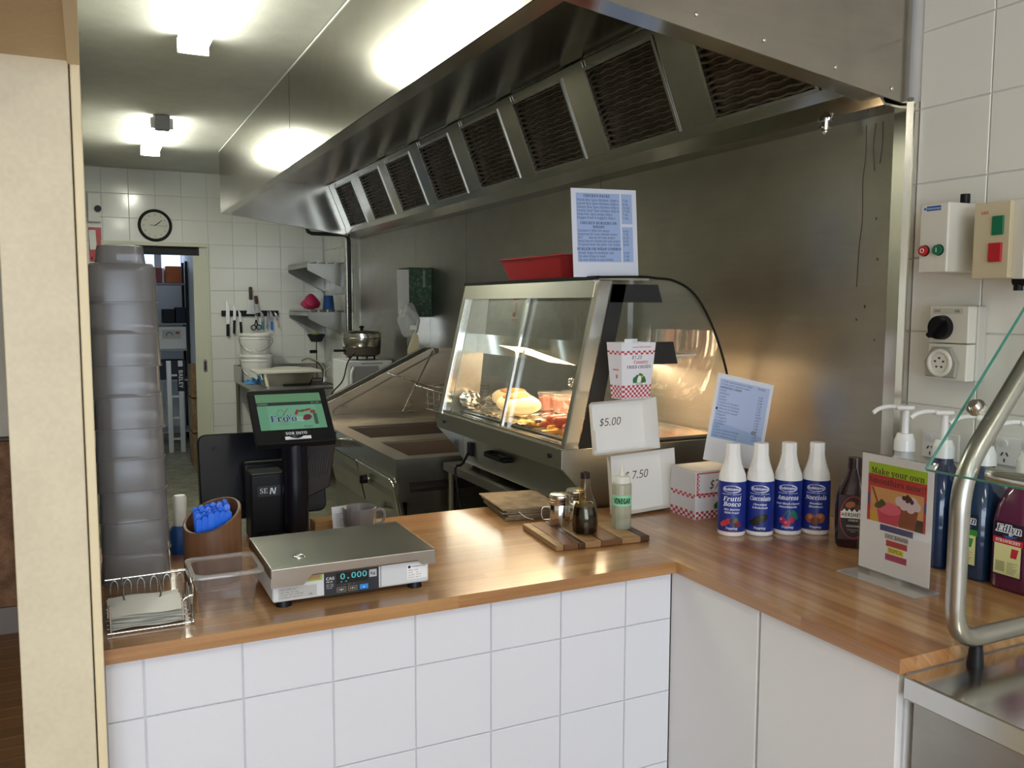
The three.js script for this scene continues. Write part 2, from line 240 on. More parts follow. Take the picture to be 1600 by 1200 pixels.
// shop room around the viewer
struct('wall_shop_left', 'cream left wall of the shop', 'wall', span(-3.5, -3.3, -.1, YC, -4.95, 4.1), M.shopWall);
const wallS = struct('wall_front', 'shopfront wall with a wide window', 'wall', [span(-3.3, -2.85, 0, YC, 3.97, 4.1), span(1.15, 2.35, 0, YC, 3.97, 4.1), span(-2.85, 1.15, 0, .38, 3.97, 4.1), span(-2.85, 1.15, 2.52, YC, 3.97, 4.1)], M.shopWall);
const win = struct('window_1', 'wide aluminium shopfront window', 'window');
part('window_frame', [span(-2.85, -2.8, .38, 2.52, 3.98, 4.06), span(1.1, 1.15, .38, 2.52, 3.98, 4.06), span(-2.8, 1.1, .38, .43, 3.98, 4.06), span(-2.8, 1.1, 2.47, 2.52, 3.98, 4.06), span(-1.52, -1.47, .43, 2.47, 3.98, 4.06), span(-.22, -.17, .43, 2.47, 3.98, 4.06)], M.aluminium, win);
for (const [a, b] of [[-2.8, -1.52], [-1.47, -.22], [-.17, 1.1]]) part('pane', span(a, b, .43, 2.47, 4.018, 4.024), M.glass, win);
// storeroom
struct('wall_store', 'dim storeroom walls behind the doorway', 'wall', [span(-.35, -.2, 0, YC, -11.7, ZF - .12), span(-.2, .3, 0, YC, -11.7, -11.55), span(1.15, 2.2, 0, YC, -11.7, -11.55), span(.3, 1.15, 0, 2.02, -11.7, -11.55), span(.3, 1.15, 2.4, YC, -11.7, -11.55)], M.storeWall);
struct('wall_store_side', 'pale storeroom side wall beside the doorway', 'wall', span(1.06, 1.16, 0, YC, -11.55, ZF - .12), M.storeWall);
{ const w = struct('window_2', 'small high storeroom window', 'window'); part('window_frame', [span(.3, .34, 2.02, 2.4, -11.66, -11.58), span(.76, .84, 2.02, 2.4, -11.66, -11.58), span(1.11, 1.15, 2.02, 2.4, -11.66, -11.58), span(.3, 1.15, 2.02, 2.05, -11.66, -11.58), span(.3, 1.15, 2.37, 2.4, -11.66, -11.58)], M.aluminium, w); part('pane', span(.34, .76, 2.05, 2.37, -11.62, -11.616), M.glass, w); part('pane', span(.84, 1.11, 2.05, 2.37, -11.62, -11.616), M.glass, w); }
// sliding door and frame
const door = struct('door_1', 'pale green sliding storeroom door in its frame', 'door');
part('door_frame', [span(dL - .02, 1.035, dT, dT + .035, ZF - .12, ZF + .022), span(dL - .02, dL + .01, 0, dT, ZF - .12, ZF + .022), span(1.012, 1.035, 0, dT, ZF - .1, ZF + .018)], M.doorPaint, door);
part('head_track', span(dL, dR + .05, dT - .075, dT, ZF - .10, ZF - .03), M.blackMatt, door);
const slide = part('door_leaf', rbox(.12, dT - .08, .035, .004, .955, (dT - .08) / 2, ZF - .01), M.doorPaint, door);
{ const h = part('flush_handle', [shapeGeo(roundRect(.034, .12, .012), .006), ], M.steelBright, slide); h.position.set(.978, 1.03, ZF + .011); const h2 = part('flush_handle_recess', shapeGeo(roundRect(.018, .085, .008), .008), M.blackMatt, slide); h2.position.set(.978, 1.03, ZF + .012); }

// ---------------------------------------------------------------- lamps
const fluoCol = new THREE.Color(0.98, 1.0, 0.84);
function fluoro(label, x, z0, z1, color, glow, intensity, group) {
  const L = Math.abs(z1 - z0), zc = (z0 + z1) / 2, t = thing('fluorescent_light', label, 'light', [x, YC, zc], 0, group);
  part('tray', rbox(.105, .03, L - .02, .004, 0, -.015, 0), M.white, t);
  const prof = [[-.066, -.022], [.066, -.022], [.06, -.06], [.046, -.084], [-.046, -.084], [-.06, -.06]];
  const dm = new THREE.MeshStandardMaterial({ color: lin(.9, .9, .88), roughness: .35, emissive: color, emissiveIntensity: glow });
  part('diffuser', toCreasedNormals(flat(prism(prof, L - .05, .004)), .9), dm, t);
  for (const s of [-1, 1]) part('end_cap', rbox(.138, .068, .022, .004, 0, -.05, s * (L / 2 - .014)), M.white, t);
  areaLight(.095, L - .1, color, intensity, [x, YC - .09, zc], [x, 0, zc + .0001]);
  return t;
}
fluoro('fluorescent ceiling batten in front of the smooth middle of the hood', .475, -4.3, -3.05, fluoCol, 24, 19);
{ const t = fluoro('fluorescent ceiling batten with a bare grey end block near the clock', .475, -7.3, -6.12, fluoCol, 28, 19);
  part('end_block', rbox(.09, .095, .06, .006, .0, -.05, .59), M.greyPlastic, t); }
fluoro('fluorescent ceiling batten above the shop queue', -.35, .3, 1.55, new THREE.Color(1, .94, .82), 14, 21, 'shop ceiling battens out over the queue');
fluoro('fluorescent ceiling batten above the shop queue', 1.1, .3, 1.55, new THREE.Color(1, .94, .82), 14, 21, 'shop ceiling battens out over the queue');

// ---------------------------------------------------------------- counter
const staveR = rng(11);
const staves = [[.55, .31, .135], [.60, .35, .16], [.50, .27, .115], [.57, .33, .145], [.49, .25, .10], [.62, .37, .18], [.53, .30, .13]].map((c, i) => phys(lin(...c), .30, { map: (() => { const t = woodTex.clone(); t.repeat.set(.8, 1.4); t.offset.set(i * .37, i * .21); t.needsUpdate = true; return t; })(), clearcoat: .5, clearcoatRoughness: .13 }));
function staveField(parent, x0, x1, z0, z1, alongX, y0, y1) {
  const a0 = alongX ? z0 : x0, a1 = alongX ? z1 : x1, b0 = alongX ? x0 : z0, b1 = alongX ? x1 : z1, n = Math.round((a1 - a0) / .046), w = (a1 - a0) / n;
  for (let i = 0; i < n; i++) { let b = b0; const first = .3 + staveR() * .9; let cut = b0 + first;
    while (b < b1 - 1e-6) { let e = Math.min(cut, b1); if (b1 - e < .2) e = b1;
      const m = staves[Math.floor(staveR() * staves.length)], A = a0 + i * w, Bq = A + w;
      const g = alongX ? span(b, e, y0, y1, A, Bq) : span(A, Bq, y0, y1, b, e); metricUVdir(flat(g), alongX, staveR() * 5);
      const s = new THREE.Mesh(metricUVdir(flat(g), alongX, staveR() * 5), m); s.name = 'stave'; s.castShadow = s.receiveShadow = true; parent.add(s);
      b = e; cut = e + .7 + staveR() * .8; } }
}
function metricUVdir(g, alongX, off) { metricUV(g); const uv = g.attributes.uv, p = g.attributes.position; for (let i = 0; i < p.count; i++) { const x = p.getX(i), y = p.getY(i), z = p.getZ(i); if (alongX) uv.setXY(i, x + off, z + y + off * .3); else uv.setXY(i, z + off, x + y + off * .3); } return g; }
const CT = .93, CX = 1.367, CZ = -1.814;
const topL = thing('worktop', 'oiled timber worktop of the serving counter with the scale on it', 'worktop', [0, 0, 0]);
staveField(topL, .003, CX, -2.6, CZ, true, CT - .03, CT);
const topR = thing('worktop', 'oiled timber worktop along the right wall with the syrup bottles on it', 'worktop', [0, 0, 0]);
staveField(topR, CX, XW - .006, -2.42, -1.112, false, CT - .03, CT);
const dwarf = thing('counter_front', 'white tiled front wall under the timber worktop', 'counter', [0, 0, 0]);
part('backing', [span(.003, 1.379, 0, CT - .031, -1.95, -1.852)], M.groutPale, dwarf);
tiling(dwarf, [.003, .075, .268, .461, .654, .847, 1.04, 1.233, 1.377], [.165, .365, .565, .7655, CT - .031], -1.852, 'z', [M.tileFront], .0022);
part('plinth', span(.003, 1.358, 0, .16, -1.852, -1.847), M.tileFront, dwarf);
function cabinet(label, z0, z1) { const t = thing('cabinet', label, 'cabinet', [0, 0, 0], 0); part('carcass', span(1.40, XW - .02, .02, CT - .031, z0, z1), M.cabinet, t); part('door_panel', rbox(.018, CT - .05, z1 - z0 - .005, .002, 1.388, .02 + (CT - .05) / 2, (z0 + z1) / 2), M.cabinet, t); return t; }
cabinet('plain white cabinet panel meeting the tiled counter front', -1.8515, -1.512);
cabinet('plain white cabinet panel beside the stainless prep bench', -1.508, -1.122);
{ const t = thing('under_counter_cupboard', 'dark stainless cupboard behind the tiled counter front', 'cupboard', [0, 0, 0]); part('carcass', span(.05, 1.30, 0, CT - .031, -2.5, -1.96), M.steel, t); }

// ---------------------------------------------------------------- range hood
{
  const t = thing('range_hood', 'long stainless steel extraction hood over the cooking line', 'hood', [0, 0, 0]);
  const HF = .98, yF = 2.322, yB = 2.17, zN = -1.775, zE = -7.29, yT = 2.805;
  part('front_panel', span(HF, HF + .003, yF, yT, -4.648, zN), M.steelHood, t); part('front_panel', span(HF - .001, HF + .003, yF, yT, zE, -4.652), M.steelHood, t);
  part('front_lip', [prism([[HF, yF], [HF + .055, yF - .0073], [HF + .055, yF + .02], [HF + .052, yF + .02], [HF + .052, yF - .004], [HF, yF + .003]], zN - zE, 0, 0, 0, (zN + zE) / 2)], M.steelHood, t);
  part('top_edge_bead', span(HF - .004, HF + .004, yT - .004, yT + .004, zE, zN), M.white, t);
  const endPts = [[HF, yF], [2.113, yB], [2.113, yT], [HF, yT]];
  const near = part('end_panel', prism(endPts, .004, 0, 0, 0, zN), M.steelHood, t);
  part('end_panel', prism(endPts, .004, 0, 0, 0, zE), M.steelHood, t);
  const dx = 2.113 - HF, dy = yB - yF, sl = Math.atan2(dy, dx), len = Math.hypot(dx, dy);
  part('end_lip', [box(len, .003, .07, HF + dx / 2, yF + dy / 2 + .001, zN - .036, 0, 0, sl), box(len, .025, .003, HF + dx / 2, yF + dy / 2 + .012, zN - .07, 0, 0, sl)], M.steelHood, t);
  part('end_lip', [box(len, .003, .06, HF + dx / 2, yF + dy / 2 + .001, zE + .031, 0, 0, sl)], M.steelHood, t);
  for (const f of [.13, .33, .52, .74, .93]) part('screw', ball(.006, HF + dx * f + .01, yF + dy * f + .045 - .02 * f, zN + .003, 1, 1, .5, 0, 0, 0, 8), M.chrome, near);
  // inside: roof, filter bank, gutter
  part('inner_roof', prism([[HF + .004, 2.60], [1.845, 2.60], [1.845, 2.604], [HF + .004, 2.604]], zN - zE - .01, 0, 0, 0, (zN + zE) / 2), M.steelHood, t);
  part('gutter', prism([[1.99, 2.205], [2.03, 2.165], [2.112, 2.16], [2.112, 2.166], [2.034, 2.171], [2.003, 2.212]], zN - zE - .02, 0, 0, 0, (zN + zE) / 2), M.steelHood, t);
  part('inner_shelf', span(2.002, 2.112, 2.222, 2.226, zE + .01, zN - .01), M.steelHood, t);
  const fa = [1.848, 2.592], fb = [2.002, 2.215], ux = fb[0] - fa[0], uy = fb[1] - fa[1], fl = Math.hypot(ux, uy), ang = Math.atan2(uy, ux);
  const zs = [[-1.98, -2.47], [-2.66, -3.15], [-3.33, -3.82], [-3.98, -4.46], [-4.65, -5.125], [-5.31, -5.78], [-5.95, -6.435], [-6.64, -7.12]];
  const bars = [[zN - .01, zs[0][0]]]; for (let i = 0; i < 8; i++) bars.push([zs[i][1], i < 7 ? zs[i + 1][0] : zE + .01]);
  for (const [a, b] of bars) part('filter_divider', box(fl, .004, Math.abs(b - a), (fa[0] + fb[0]) / 2, (fa[1] + fb[1]) / 2, (a + b) / 2, 0, 0, ang), M.steelHood, t);
  part('filter_rail', [box(.03, .006, zN - zE - .02, fa[0] + .012, fa[1] - .006, (zN + zE) / 2, 0, 0, ang), box(.035, .006, zN - zE - .02, fb[0] - .012, fb[1] + .008, (zN + zE) / 2, 0, 0, ang)], M.steelHood, t);
  const wf = .484, lf = fl - .05;
  const frameG = metricUV(mergeGeometries([box(lf, .014, .014, 0, 0, wf / 2 - .007), box(lf, .014, .014, 0, 0, -wf / 2 + .007), box(.014, .014, wf, lf / 2 - .007, 0, 0), box(.014, .014, wf, -lf / 2 + .007, 0, 0)].map(flat)));
  const backG = metricUV(flat(box(lf - .02, .002, wf - .02, 0, .022, 0)));
  const ribs = []; for (let i = 0; i < 15; i++) { const u = -lf / 2 + .022 + i * (lf - .044) / 14; const pts = []; for (let k = 0; k <= 30; k++) pts.push([u + .0026 * Math.sin(k * 1.1 + i * .8), -.002, -wf / 2 + .014 + k * (wf - .028) / 30]); ribs.push(tube(pts, .0066, 0, 6, false, 30)); }
  const ribG = metricUV(mergeGeometries(ribs.map(flat)));
  for (const [a, b] of zs) {
    const g = new THREE.Group(); g.name = 'grease_filter'; g.position.set((fa[0] + fb[0]) / 2, (fa[1] + fb[1]) / 2, (a + b) / 2); g.rotation.z = ang; t.add(g);
    for (const [n, gg, m] of [['frame', frameG, M.steel], ['backing', backG, M.mesh], ['baffle_ribs', ribG, M.mesh]]) { const q = new THREE.Mesh(gg, m); q.name = n; q.castShadow = q.receiveShadow = true; g.add(q); }
    g.children[2].userData.kind = 'stuff';
  }
  const cock = part('drain_cock', [cyl(.012, .012, .035, 2.03, 2.15, -2.0), cyl(.022, .022, .008, 2.03, 2.162, -2.0), ball(.009, 2.03, 2.128, -2.0), rod([2.01, 2.14, -2.0], [2.05, 2.14, -2.0], .004)], M.chrome, t);
}
// ---------------------------------------------------------------- cooking line
{
  const t = thing('deep_fryer', 'twin vat stainless deep fryer with dark oil beside the steel wall', 'fryer', [0, 0, 0]);
  const z0 = -5.03, z1 = -3.73, x0 = 1.235, x1 = 2.08, y = .9;
  part('body', [span(1.29, x1, .08, .74, z0 + .01, z1 - .012), span(x0 + .012, 1.30, .70, .80, z0 + .01, z1 - .004)], M.steel, t);
  part('rim', [span(x0, 1.325, .79, y, z0, z1), span(2.0, x1, .79, y, z0, z1), span(1.325, 2.0, .79, y, z1 - .085, z1), span(1.325, 2.0, .84, y - .006, -4.46, -4.29), span(1.325, 2.0, .79, y, z0, -4.89)], M.steel, t);
  part('rear_upstand', span(1.27, x1, y, y + .055, z0 - .02, z0 + .01), M.steel, t);
  for (const [a, b] of [[-4.29, -3.815], [-4.89, -4.46]]) {
    const v = part('vat', [span(1.325, 1.335, .74, y - .012, a, b), span(1.99, 2.0, .74, y - .012, a, b), span(1.335, 1.99, .74, y - .012, a, a + .01), span(1.335, 1.99, .74, y - .012, b - .01, b)], M.greasy, t);
    part('oil', span(1.335, 1.99, .74, .80, a + .01, b - .01), M.oil, v);
  }
  part('control_panel', prism([[1.236, .785], [1.25, .785], [1.295, .58], [1.281, .58]], .62, 0, 0, 0, -4.06), M.steel, t);
  part('control_panel', prism([[1.236, .785], [1.25, .785], [1.295, .58], [1.281, .58]], .60, 0, 0, 0, -4.70), M.steel, t);
  part('grab_rail', tube([[1.235, .80, -4.36], [1.222, .80, -4.34], [1.222, .80, -3.78], [1.228, .78, -3.755], [1.262, .62, -3.76]], .006, .02, 8), M.chrome, t);
  const dial = part('dial', [cyl(.034, .034, .006, 1.246, .72, -4.24, 0, 0, Math.PI / 2)], M.chrome, t); part('dial_knob', [cyl(.022, .024, .03, 1.236, .72, -4.24, 0, 0, Math.PI / 2), box(.03, .04, .008, 1.225, .72, -4.24)], M.blackPlastic, dial);
  part('drain_handle', [cyl(.022, .022, .07, 1.255, .645, -3.9, 0, 0, Math.PI / 2 - .3)], M.steelBright, t);
  part('front_ledge', rbox(.10, .05, .12, .004, 1.19, .84, -4.75), M.steelBright, t);
  for (const [x, z] of [[1.33, -4.95], [2.0, -4.95], [1.33, -3.8], [2.0, -3.8]]) part('leg', cyl(.022, .022, .08, x, .04, z), M.steelBright, t);
  part('floor_cabinet', span(1.34, 2.0, .1, .7, z0 + .02, z1 - .1), M.steel, t);
}
{
  const t = thing('fryer_splash_guard', 'slanted steel trough on a splash plate behind the fryer vats', 'splash guard', [0, 0, 0]);
  part('plate', prism([[1.29, .957], [2.09, .957], [2.09, 1.31], [1.95, 1.31], [1.29, .985]], .004, 0, 0, 0, -5.035), M.steel, t);
  const a = Math.atan2(.33, .70), L = .80, g = part('trough', [box(L, .004, .15, 0, .001, 0), box(L, .105, .004, 0, .052, .073), box(L, .105, .004, 0, .052, -.073), box(.004, .105, .15, L / 2, .052, 0), box(L, .007, .012, 0, .104, .073), box(L, .007, .012, 0, .104, -.073)], M.steel, t);
  g.position.set(1.605, 1.07, -5.132); g.rotation.z = a;
  for (const [y, zz] of [[.108, .073], [.108, -.073], [0, .073]]) { const e = part('edge_bead', rod([-L / 2, y, zz], [L / 2, y, zz], .0045), M.steelBright, t); e.position.copy(g.position); e.rotation.z = a; }
  part('upper_box', [span(1.96, 2.09, 1.235, 1.335, -5.205, -5.06)], M.steel, t);
  part('support_rod', rod([1.87, 1.325, -4.93], [1.57, 1.0, -4.62], .005), M.wire, t);
}
for (const [label, z, dy] of [['wire fry basket hung by the wall over the far vat', -4.66, .0], ['wire fry basket hung by the wall over the near vat', -4.2, -.03]]) {
  const t = thing('fry_basket', label, 'basket', [1.86, 1.0 + dy, z]);
  const wires = []; for (let i = 0; i <= 8; i++) { const x = -.09 + i * .038; wires.push(tube([[x, .14, -.1], [x, 0, -.09], [x, 0, .09], [x, .14, .1]], .0016, .015, 5)); } for (let k = 0; k < 5; k++) { const y = k * .035; wires.push(tube([[-.1, y, -.1], [.22, y, -.1], [.22, y, .1], [-.1, y, .1], [-.1, y, -.1]], .0016, .01, 5)); }
  part('mesh', wires, M.wire, t); part('rim', tube([[-.1, .14, -.1], [.22, .14, -.1], [.22, .14, .1], [-.1, .14, .1], [-.1, .14, -.1]], .004, .02, 6), M.wire, t);
  const h = part('handle', [tube([[-.1, .135, -.02], [-.2, .17, -.022], [-.34, .215, -.014], [-.36, .222, 0], [-.34, .215, .014], [-.2, .17, .022], [-.1, .135, .02]], .0045, 0, 6)], M.chrome, t);
}
// bench under the display case
{
  const t = thing('work_bench', 'low stainless bench carrying the heated display case', 'bench', [0, 0, 0]);
  part('bench_top', span(1.449, 2.1, .845, .88, -3.69, -2.45), M.steel, t); part('undershelf', span(1.47, 2.08, .25, .27, -3.67, -2.47), M.steel, t);
  for (const [x, z] of [[1.48, -3.66], [2.07, -3.66], [1.48, -2.48], [2.07, -2.48]]) part('leg', cyl(.019, .019, .845, x, .4225, z), M.steelBright, t);
  part('back_panel', span(1.75, 1.76, 0, .845, -3.68, -2.46), M.blackMatt, t);
}
// ---------------------------------------------------------------- heated display case
const caseN = -2.45, caseF = -3.58;
{
  const t = thing('heated_display_case', 'heated glass food display case with a curved back and warm light inside', 'display case', [0, 0, 0]);
  const n = caseN, f = caseF, L = n - f, zc = (n + f) / 2;
  part('base', [span(1.50, 2.09, .90, 1.10, f + .004, n - .004)], M.steel, t);
  const wing = [[1.378, 1.128], [1.378, 1.066], [1.452, .985], [1.51, .90], [2.09, .90], [2.10, 1.128]];
  const w1 = part('end_plate', prism(wing, .004, 0, 0, 0, n), M.steel, t); part('end_plate', prism(wing, .004, 0, 0, 0, f), M.steel, t);
  part('front_ledge', [span(1.376, 1.381, 1.064, 1.13, f, n), span(1.378, 1.45, 1.124, 1.13, f, n), span(1.378, 1.50, 1.064, 1.068, f, n)], M.steelBright, t);
  part('track', [span(1.392, 1.396, 1.13, 1.142, f + .02, n - .02), span(1.408, 1.412, 1.13, 1.142, f + .02, n - .02)], M.steelBright, t);
  part('pull_handle', [tube([[1.50, .985, -3.27], [1.468, .985, -3.265], [1.468, .985, -3.085], [1.50, .985, -3.08]], .012, .02, 8)], M.blackPlastic, t);
  for (const z of [f + .09, n - .08]) part('knob', cyl(.009, .009, .006, 1.374, 1.10, z, 0, 0, Math.PI / 2), M.blackPlastic, t);
  part('power_inlet', rbox(.02, .06, .05, .006, 1.497, .97, f + .1), M.blackPlastic, t);
  for (const [x, z] of [[1.54, f + .06], [2.04, f + .06], [1.54, n - .06], [2.04, n - .06]]) part('foot', cyl(.018, .018, .02, x, .89, z), M.blackPlastic, t);
  // deck with wells
  part('deck', [span(1.44, 1.475, 1.118, 1.128, f, n), span(2.03, 2.095, 1.118, 1.128, f, n), span(1.475, 2.03, 1.105, 1.112, f, n)], M.steelBright, t);
  // posts of the sloped front
  const dx = 1.514 - 1.385, dy = 1.686 - 1.128, postPts = (o, w) => [[1.385 + o, 1.128], [1.385 + o + w, 1.128], [1.514 + o + w, 1.686], [1.514 + o, 1.686]];
  part('corner_post', prism(postPts(0, .052), .03, .003, 0, 0, n - .013), M.steelBright, t); part('corner_post', prism(postPts(0, .045), .03, .003, 0, 0, f + .013), M.steelBright, t);
  part('header', prism([[1.498, 1.628], [1.53, 1.628], [1.535, 1.688], [1.512, 1.688]], L - .04, .002, 0, 0, zc), M.steelBright, t);
  const curve = (k) => { const P = [[1.70, 1.692], [1.80, 1.686], [1.888, 1.645], [1.974, 1.532], [2.05, 1.345], [2.088, 1.13]].map((p) => V(p[0], p[1], 0)); return new THREE.CatmullRomCurve3(P).getPoints(k).map((p) => [p.x, p.y]); };
  const cp = curve(24);
  part('roof', [span(1.512, 1.71, 1.686, 1.694, f, n)], M.steel, t);
  part('roof_seal', tube([[1.50, 1.694, n + .004], [1.70, 1.697, n + .004], ...cp.slice(2).map((p) => [p[0] + .003, p[1] + .002, n + .004])], .0045, 0, 6, false, 60), M.blackPlastic, t);
  part('roof_edge', span(1.508, 1.516, 1.688, 1.699, f, n), M.blackPlastic, t);
  const sheet = (pts, z0, z1) => { const pos = []; for (let i = 0; i + 1 < pts.length; i++) { const [a, b] = pts[i], [c, d] = pts[i + 1]; pos.push(a, b, z0, c, d, z0, c, d, z1, a, b, z0, c, d, z1, a, b, z1); } const g = new THREE.BufferGeometry(); g.setAttribute('position', new THREE.Float32BufferAttribute(pos, 3)); g.computeVertexNormals(); return toCreasedNormals(g, 1); };
  part('curved_glass', sheet(cp, f, n), M.glass, t);
  const sideGlass = [[1.44, 1.13], [1.566, 1.684], ...cp, [2.085, 1.13]];
  const pane = (z) => { const g = new THREE.ShapeGeometry(new THREE.Shape(sideGlass.map(([a, b]) => new THREE.Vector2(a, b)))); g.translate(0, 0, z); return g; };
  part('side_glass', pane(n - .004), M.glass, t);
  // far end is a bright steel liner
  part('end_liner', prism([[1.43, 1.13], [1.55, 1.684], [1.62, 1.684], [1.56, 1.13]], .003, 0, 0, 0, f + .032), M.steel, t);
  part('side_glass', pane(f + .004), M.glass, t);
  // black bracket that looks like an F on the near end
  part('shelf_bracket', [prism([[1.438, 1.13], [1.498, 1.13], [1.615, 1.672], [1.562, 1.672]], .005, 0, 0, 0, n + .0045), prism([[1.562, 1.672], [1.742, 1.672], [1.762, 1.612], [1.55, 1.612]], .005, 0, 0, 0, n + .0045), prism([[1.52, 1.478], [1.81, 1.478], [1.83, 1.402], [1.505, 1.402]], .005, 0, 0, 0, n + .0045)], M.blackMatt, t);
  part('middle_shelf', [span(1.56, 1.93, 1.425, 1.431, f + .035, n - .02), span(1.556, 1.56, 1.392, 1.475, f + .035, n - .02)], M.steelBright, t);
  // sliding doors lie along the sloped front
  const tilt = Math.atan2(dx, dy);
  for (const [a, b, o] of [[f + .03, -2.945, .004], [-2.985, n - .03, .018]]) {
    const d = new THREE.Group(); d.name = 'sliding_door'; d.position.set(1.392 + o, 1.138, (a + b) / 2); d.rotation.z = -tilt; t.add(d);
    part('pane', box(.004, .505, b - a, 0, .2525, 0), M.glass, d);
    part('stile', box(.010, .505, .012, 0, .2525, o < .01 ? (b - a) / 2 - .006 : -(b - a) / 2 + .003), M.steelBright, d);
    if (o > .01) part('finger_hole', torus(.012, .004, -.003, .21, (b - a) / 2 - .05, 0, Math.PI / 2), M.chrome, d); else part('edge_strip', box(.006, .505, .03, .004, .2525, (b - a) / 2 - .035), M.glass, d);
  }
  // heat lamps
  const warm = new THREE.Color(1, .74, .46), hm = new THREE.MeshStandardMaterial({ color: lin(.9, .7, .4), roughness: .4, emissive: warm, emissiveIntensity: 3 });
  part('heat_panel', rbox(.24, .008, L - .14, .003, 1.74, 1.420, zc), hm, t);
  areaLight(.22, L - .16, warm, 20, [1.74, 1.408, zc], [1.70, 1.1, zc + .0001]);
  // warning print on the back glass
  const wt = canvasTex(128, 256, (g, w, h) => { g.clearRect(0, 0, w, h); g.fillStyle = '#b3262b'; g.fillRect(10, 8, 70, 26); g.fillRect(44, 40, 10, 130); g.beginPath(); g.arc(34, 150, 22, 0, 7); g.fill(); g.fillRect(10, 190, 60, 6); g.fillRect(10, 202, 44, 6); });
  const wp = printPart('warning_sticker', .05, .13, wt, t, [1.73, 1.57, f + .08], [0, 0, -.12], { transparent: true, alphaTest: .5, side: THREE.DoubleSide });
  // pans in the deck
  for (const [a, b] of [[f + .05, -2.90], [-2.89, n - .03]]) { const p = part('food_pan', [span(1.49, 2.02, 1.1125, 1.117, a, b), span(1.485, 1.49, 1.1125, 1.14, a, b), span(2.02, 2.025, 1.1125, 1.14, a, b), span(1.49, 2.02, 1.1125, 1.14, a, a + .004), span(1.49, 2.02, 1.1125, 1.14, b - .004, b)], M.steelBright, t); }
}
// food in the case
{
  const r = rng(5);
  const lumpy = (w, h, d, n, amp, seed) => { const g = new THREE.SphereGeometry(.5, 20, 12), p = g.attributes.position, q = rng(seed), ph = [q() * 6, q() * 6, q() * 6]; for (let i = 0; i < p.count; i++) { const x = p.getX(i), y = p.getY(i), z = p.getZ(i), k = 1 + amp * (Math.sin(x * n + ph[0]) + Math.sin(y * n * 1.3 + ph[1]) + Math.sin(z * n * 1.1 + ph[2])) / 3; p.setXYZ(i, x * w * k, y * h * k, z * d * k); } g.computeVertexNormals(); return g; };
  const foilGeo = (w, d, seed) => { const g = new THREE.PlaneGeometry(w, d, 40, 40); g.rotateX(-Math.PI / 2); const p = g.attributes.position, q = rng(seed); const a = q() * 9, b = q() * 9; for (let i = 0; i < p.count; i++) { const x = p.getX(i), z = p.getZ(i); p.setY(i, .010 + .006 * Math.sin(x * 70 + a + 2 * Math.sin(z * 40)) * Math.cos(z * 62 + b) + .012 * Math.max(0, Math.sin(x * 14 + z * 9 + b))); } g.computeVertexNormals(); return g; };
  solo('foil_sheet', 'crumpled aluminium foil under the bread rolls in the case', 'foil', foilGeo(.46, .62, 3), M.foil, [1.68, 1.142, -3.225]);
  solo('foil_parcel', 'round crumpled foil parcel at the far end of the case', 'foil', lumpy(.10, .07, .09, 22, .16, 8), M.foil, [1.50, 1.192, -3.49]);
  for (const [lab, x, y, z, s] of [['golden bread roll behind the pale roll in the case', 1.63, 1.205, -3.34, .92], ['pale floury bread roll in front on the foil', 1.56, 1.203, -3.135, .95]]) {
    const b = thing('bread_roll', lab, 'bread', [x, y, z], .45); part('crumb', lumpy(.135 * s, .085 * s, .225 * s, 5, .08, x * 100), M.bread, b); part('crust', [lumpy(.11 * s, .03 * s, .15 * s, 6, .12, z * 50)].map((g) => g.translate(0, .031 * s, 0)), M.crust, b);
  }
  const ct = [[.034, 0], [.037, .004], [.046, .066], [.048, .068], [.048, .072]];
  for (const [x, z] of [[1.73, -3.19], [1.74, -3.09], [1.83, -3.17]]) { const s = thing('sauce_tub', 'clear lidded plastic tub of pink sauce in the warm case', 'tub', [x, 1.162, z], 0, 'sauce tubs on the foil'); part('tub', lathe(ct, 24), M.clearPlastic, s); part('sauce', lathe([[0, .003], [.034, .003], [.043, .056], [0, .056]], 24), M.sauce, s); part('lid', lathe([[0, .071], [.044, .071], [.049, .073], [.049, .078], [.044, .080], [0, .080]], 24), M.clearPlastic, s); }
  for (let i = 0; i < 26; i++) { const x = 1.50 + r() * .16, z = -3.0 + r() * .22, m = solo('potato_chip', 'golden potato chip in the pan of the warm case', 'chip', rbox(.013, .013, .05 + r() * .045, .003, 0, 0, 0), M.chip, [x, 1.128 + (i / 26) * .028, z], 0, 'chips in the case pan'); m.rotation.set((r() - .5) * .3, r() * 3.1, (r() - .5) * .5); }
  for (let i = 0; i < 6; i++) { const m = solo('sausage', 'red brown sausage among the chips in the case', 'sausage', new THREE.CapsuleGeometry(.016, .075, 6, 12), M.sausage, [1.57 + r() * .06, 1.152 + (i % 2) * .022, -2.90 + i * .036], 0, 'sausages in the case pan'); m.rotation.set(Math.PI / 2 + (r() - .5) * .1, 0, 1.3 + r() * .4); }
  for (let i = 0; i < 7; i++) solo('battered_piece', 'orange battered piece in the near pan of the case', 'fried food', lumpy(.06, .04, .05, 9, .2, 60 + i), M.battered, [1.54 + r() * .09, 1.146, -2.70 + i * .028], 0, 'battered pieces in the near pan');
}
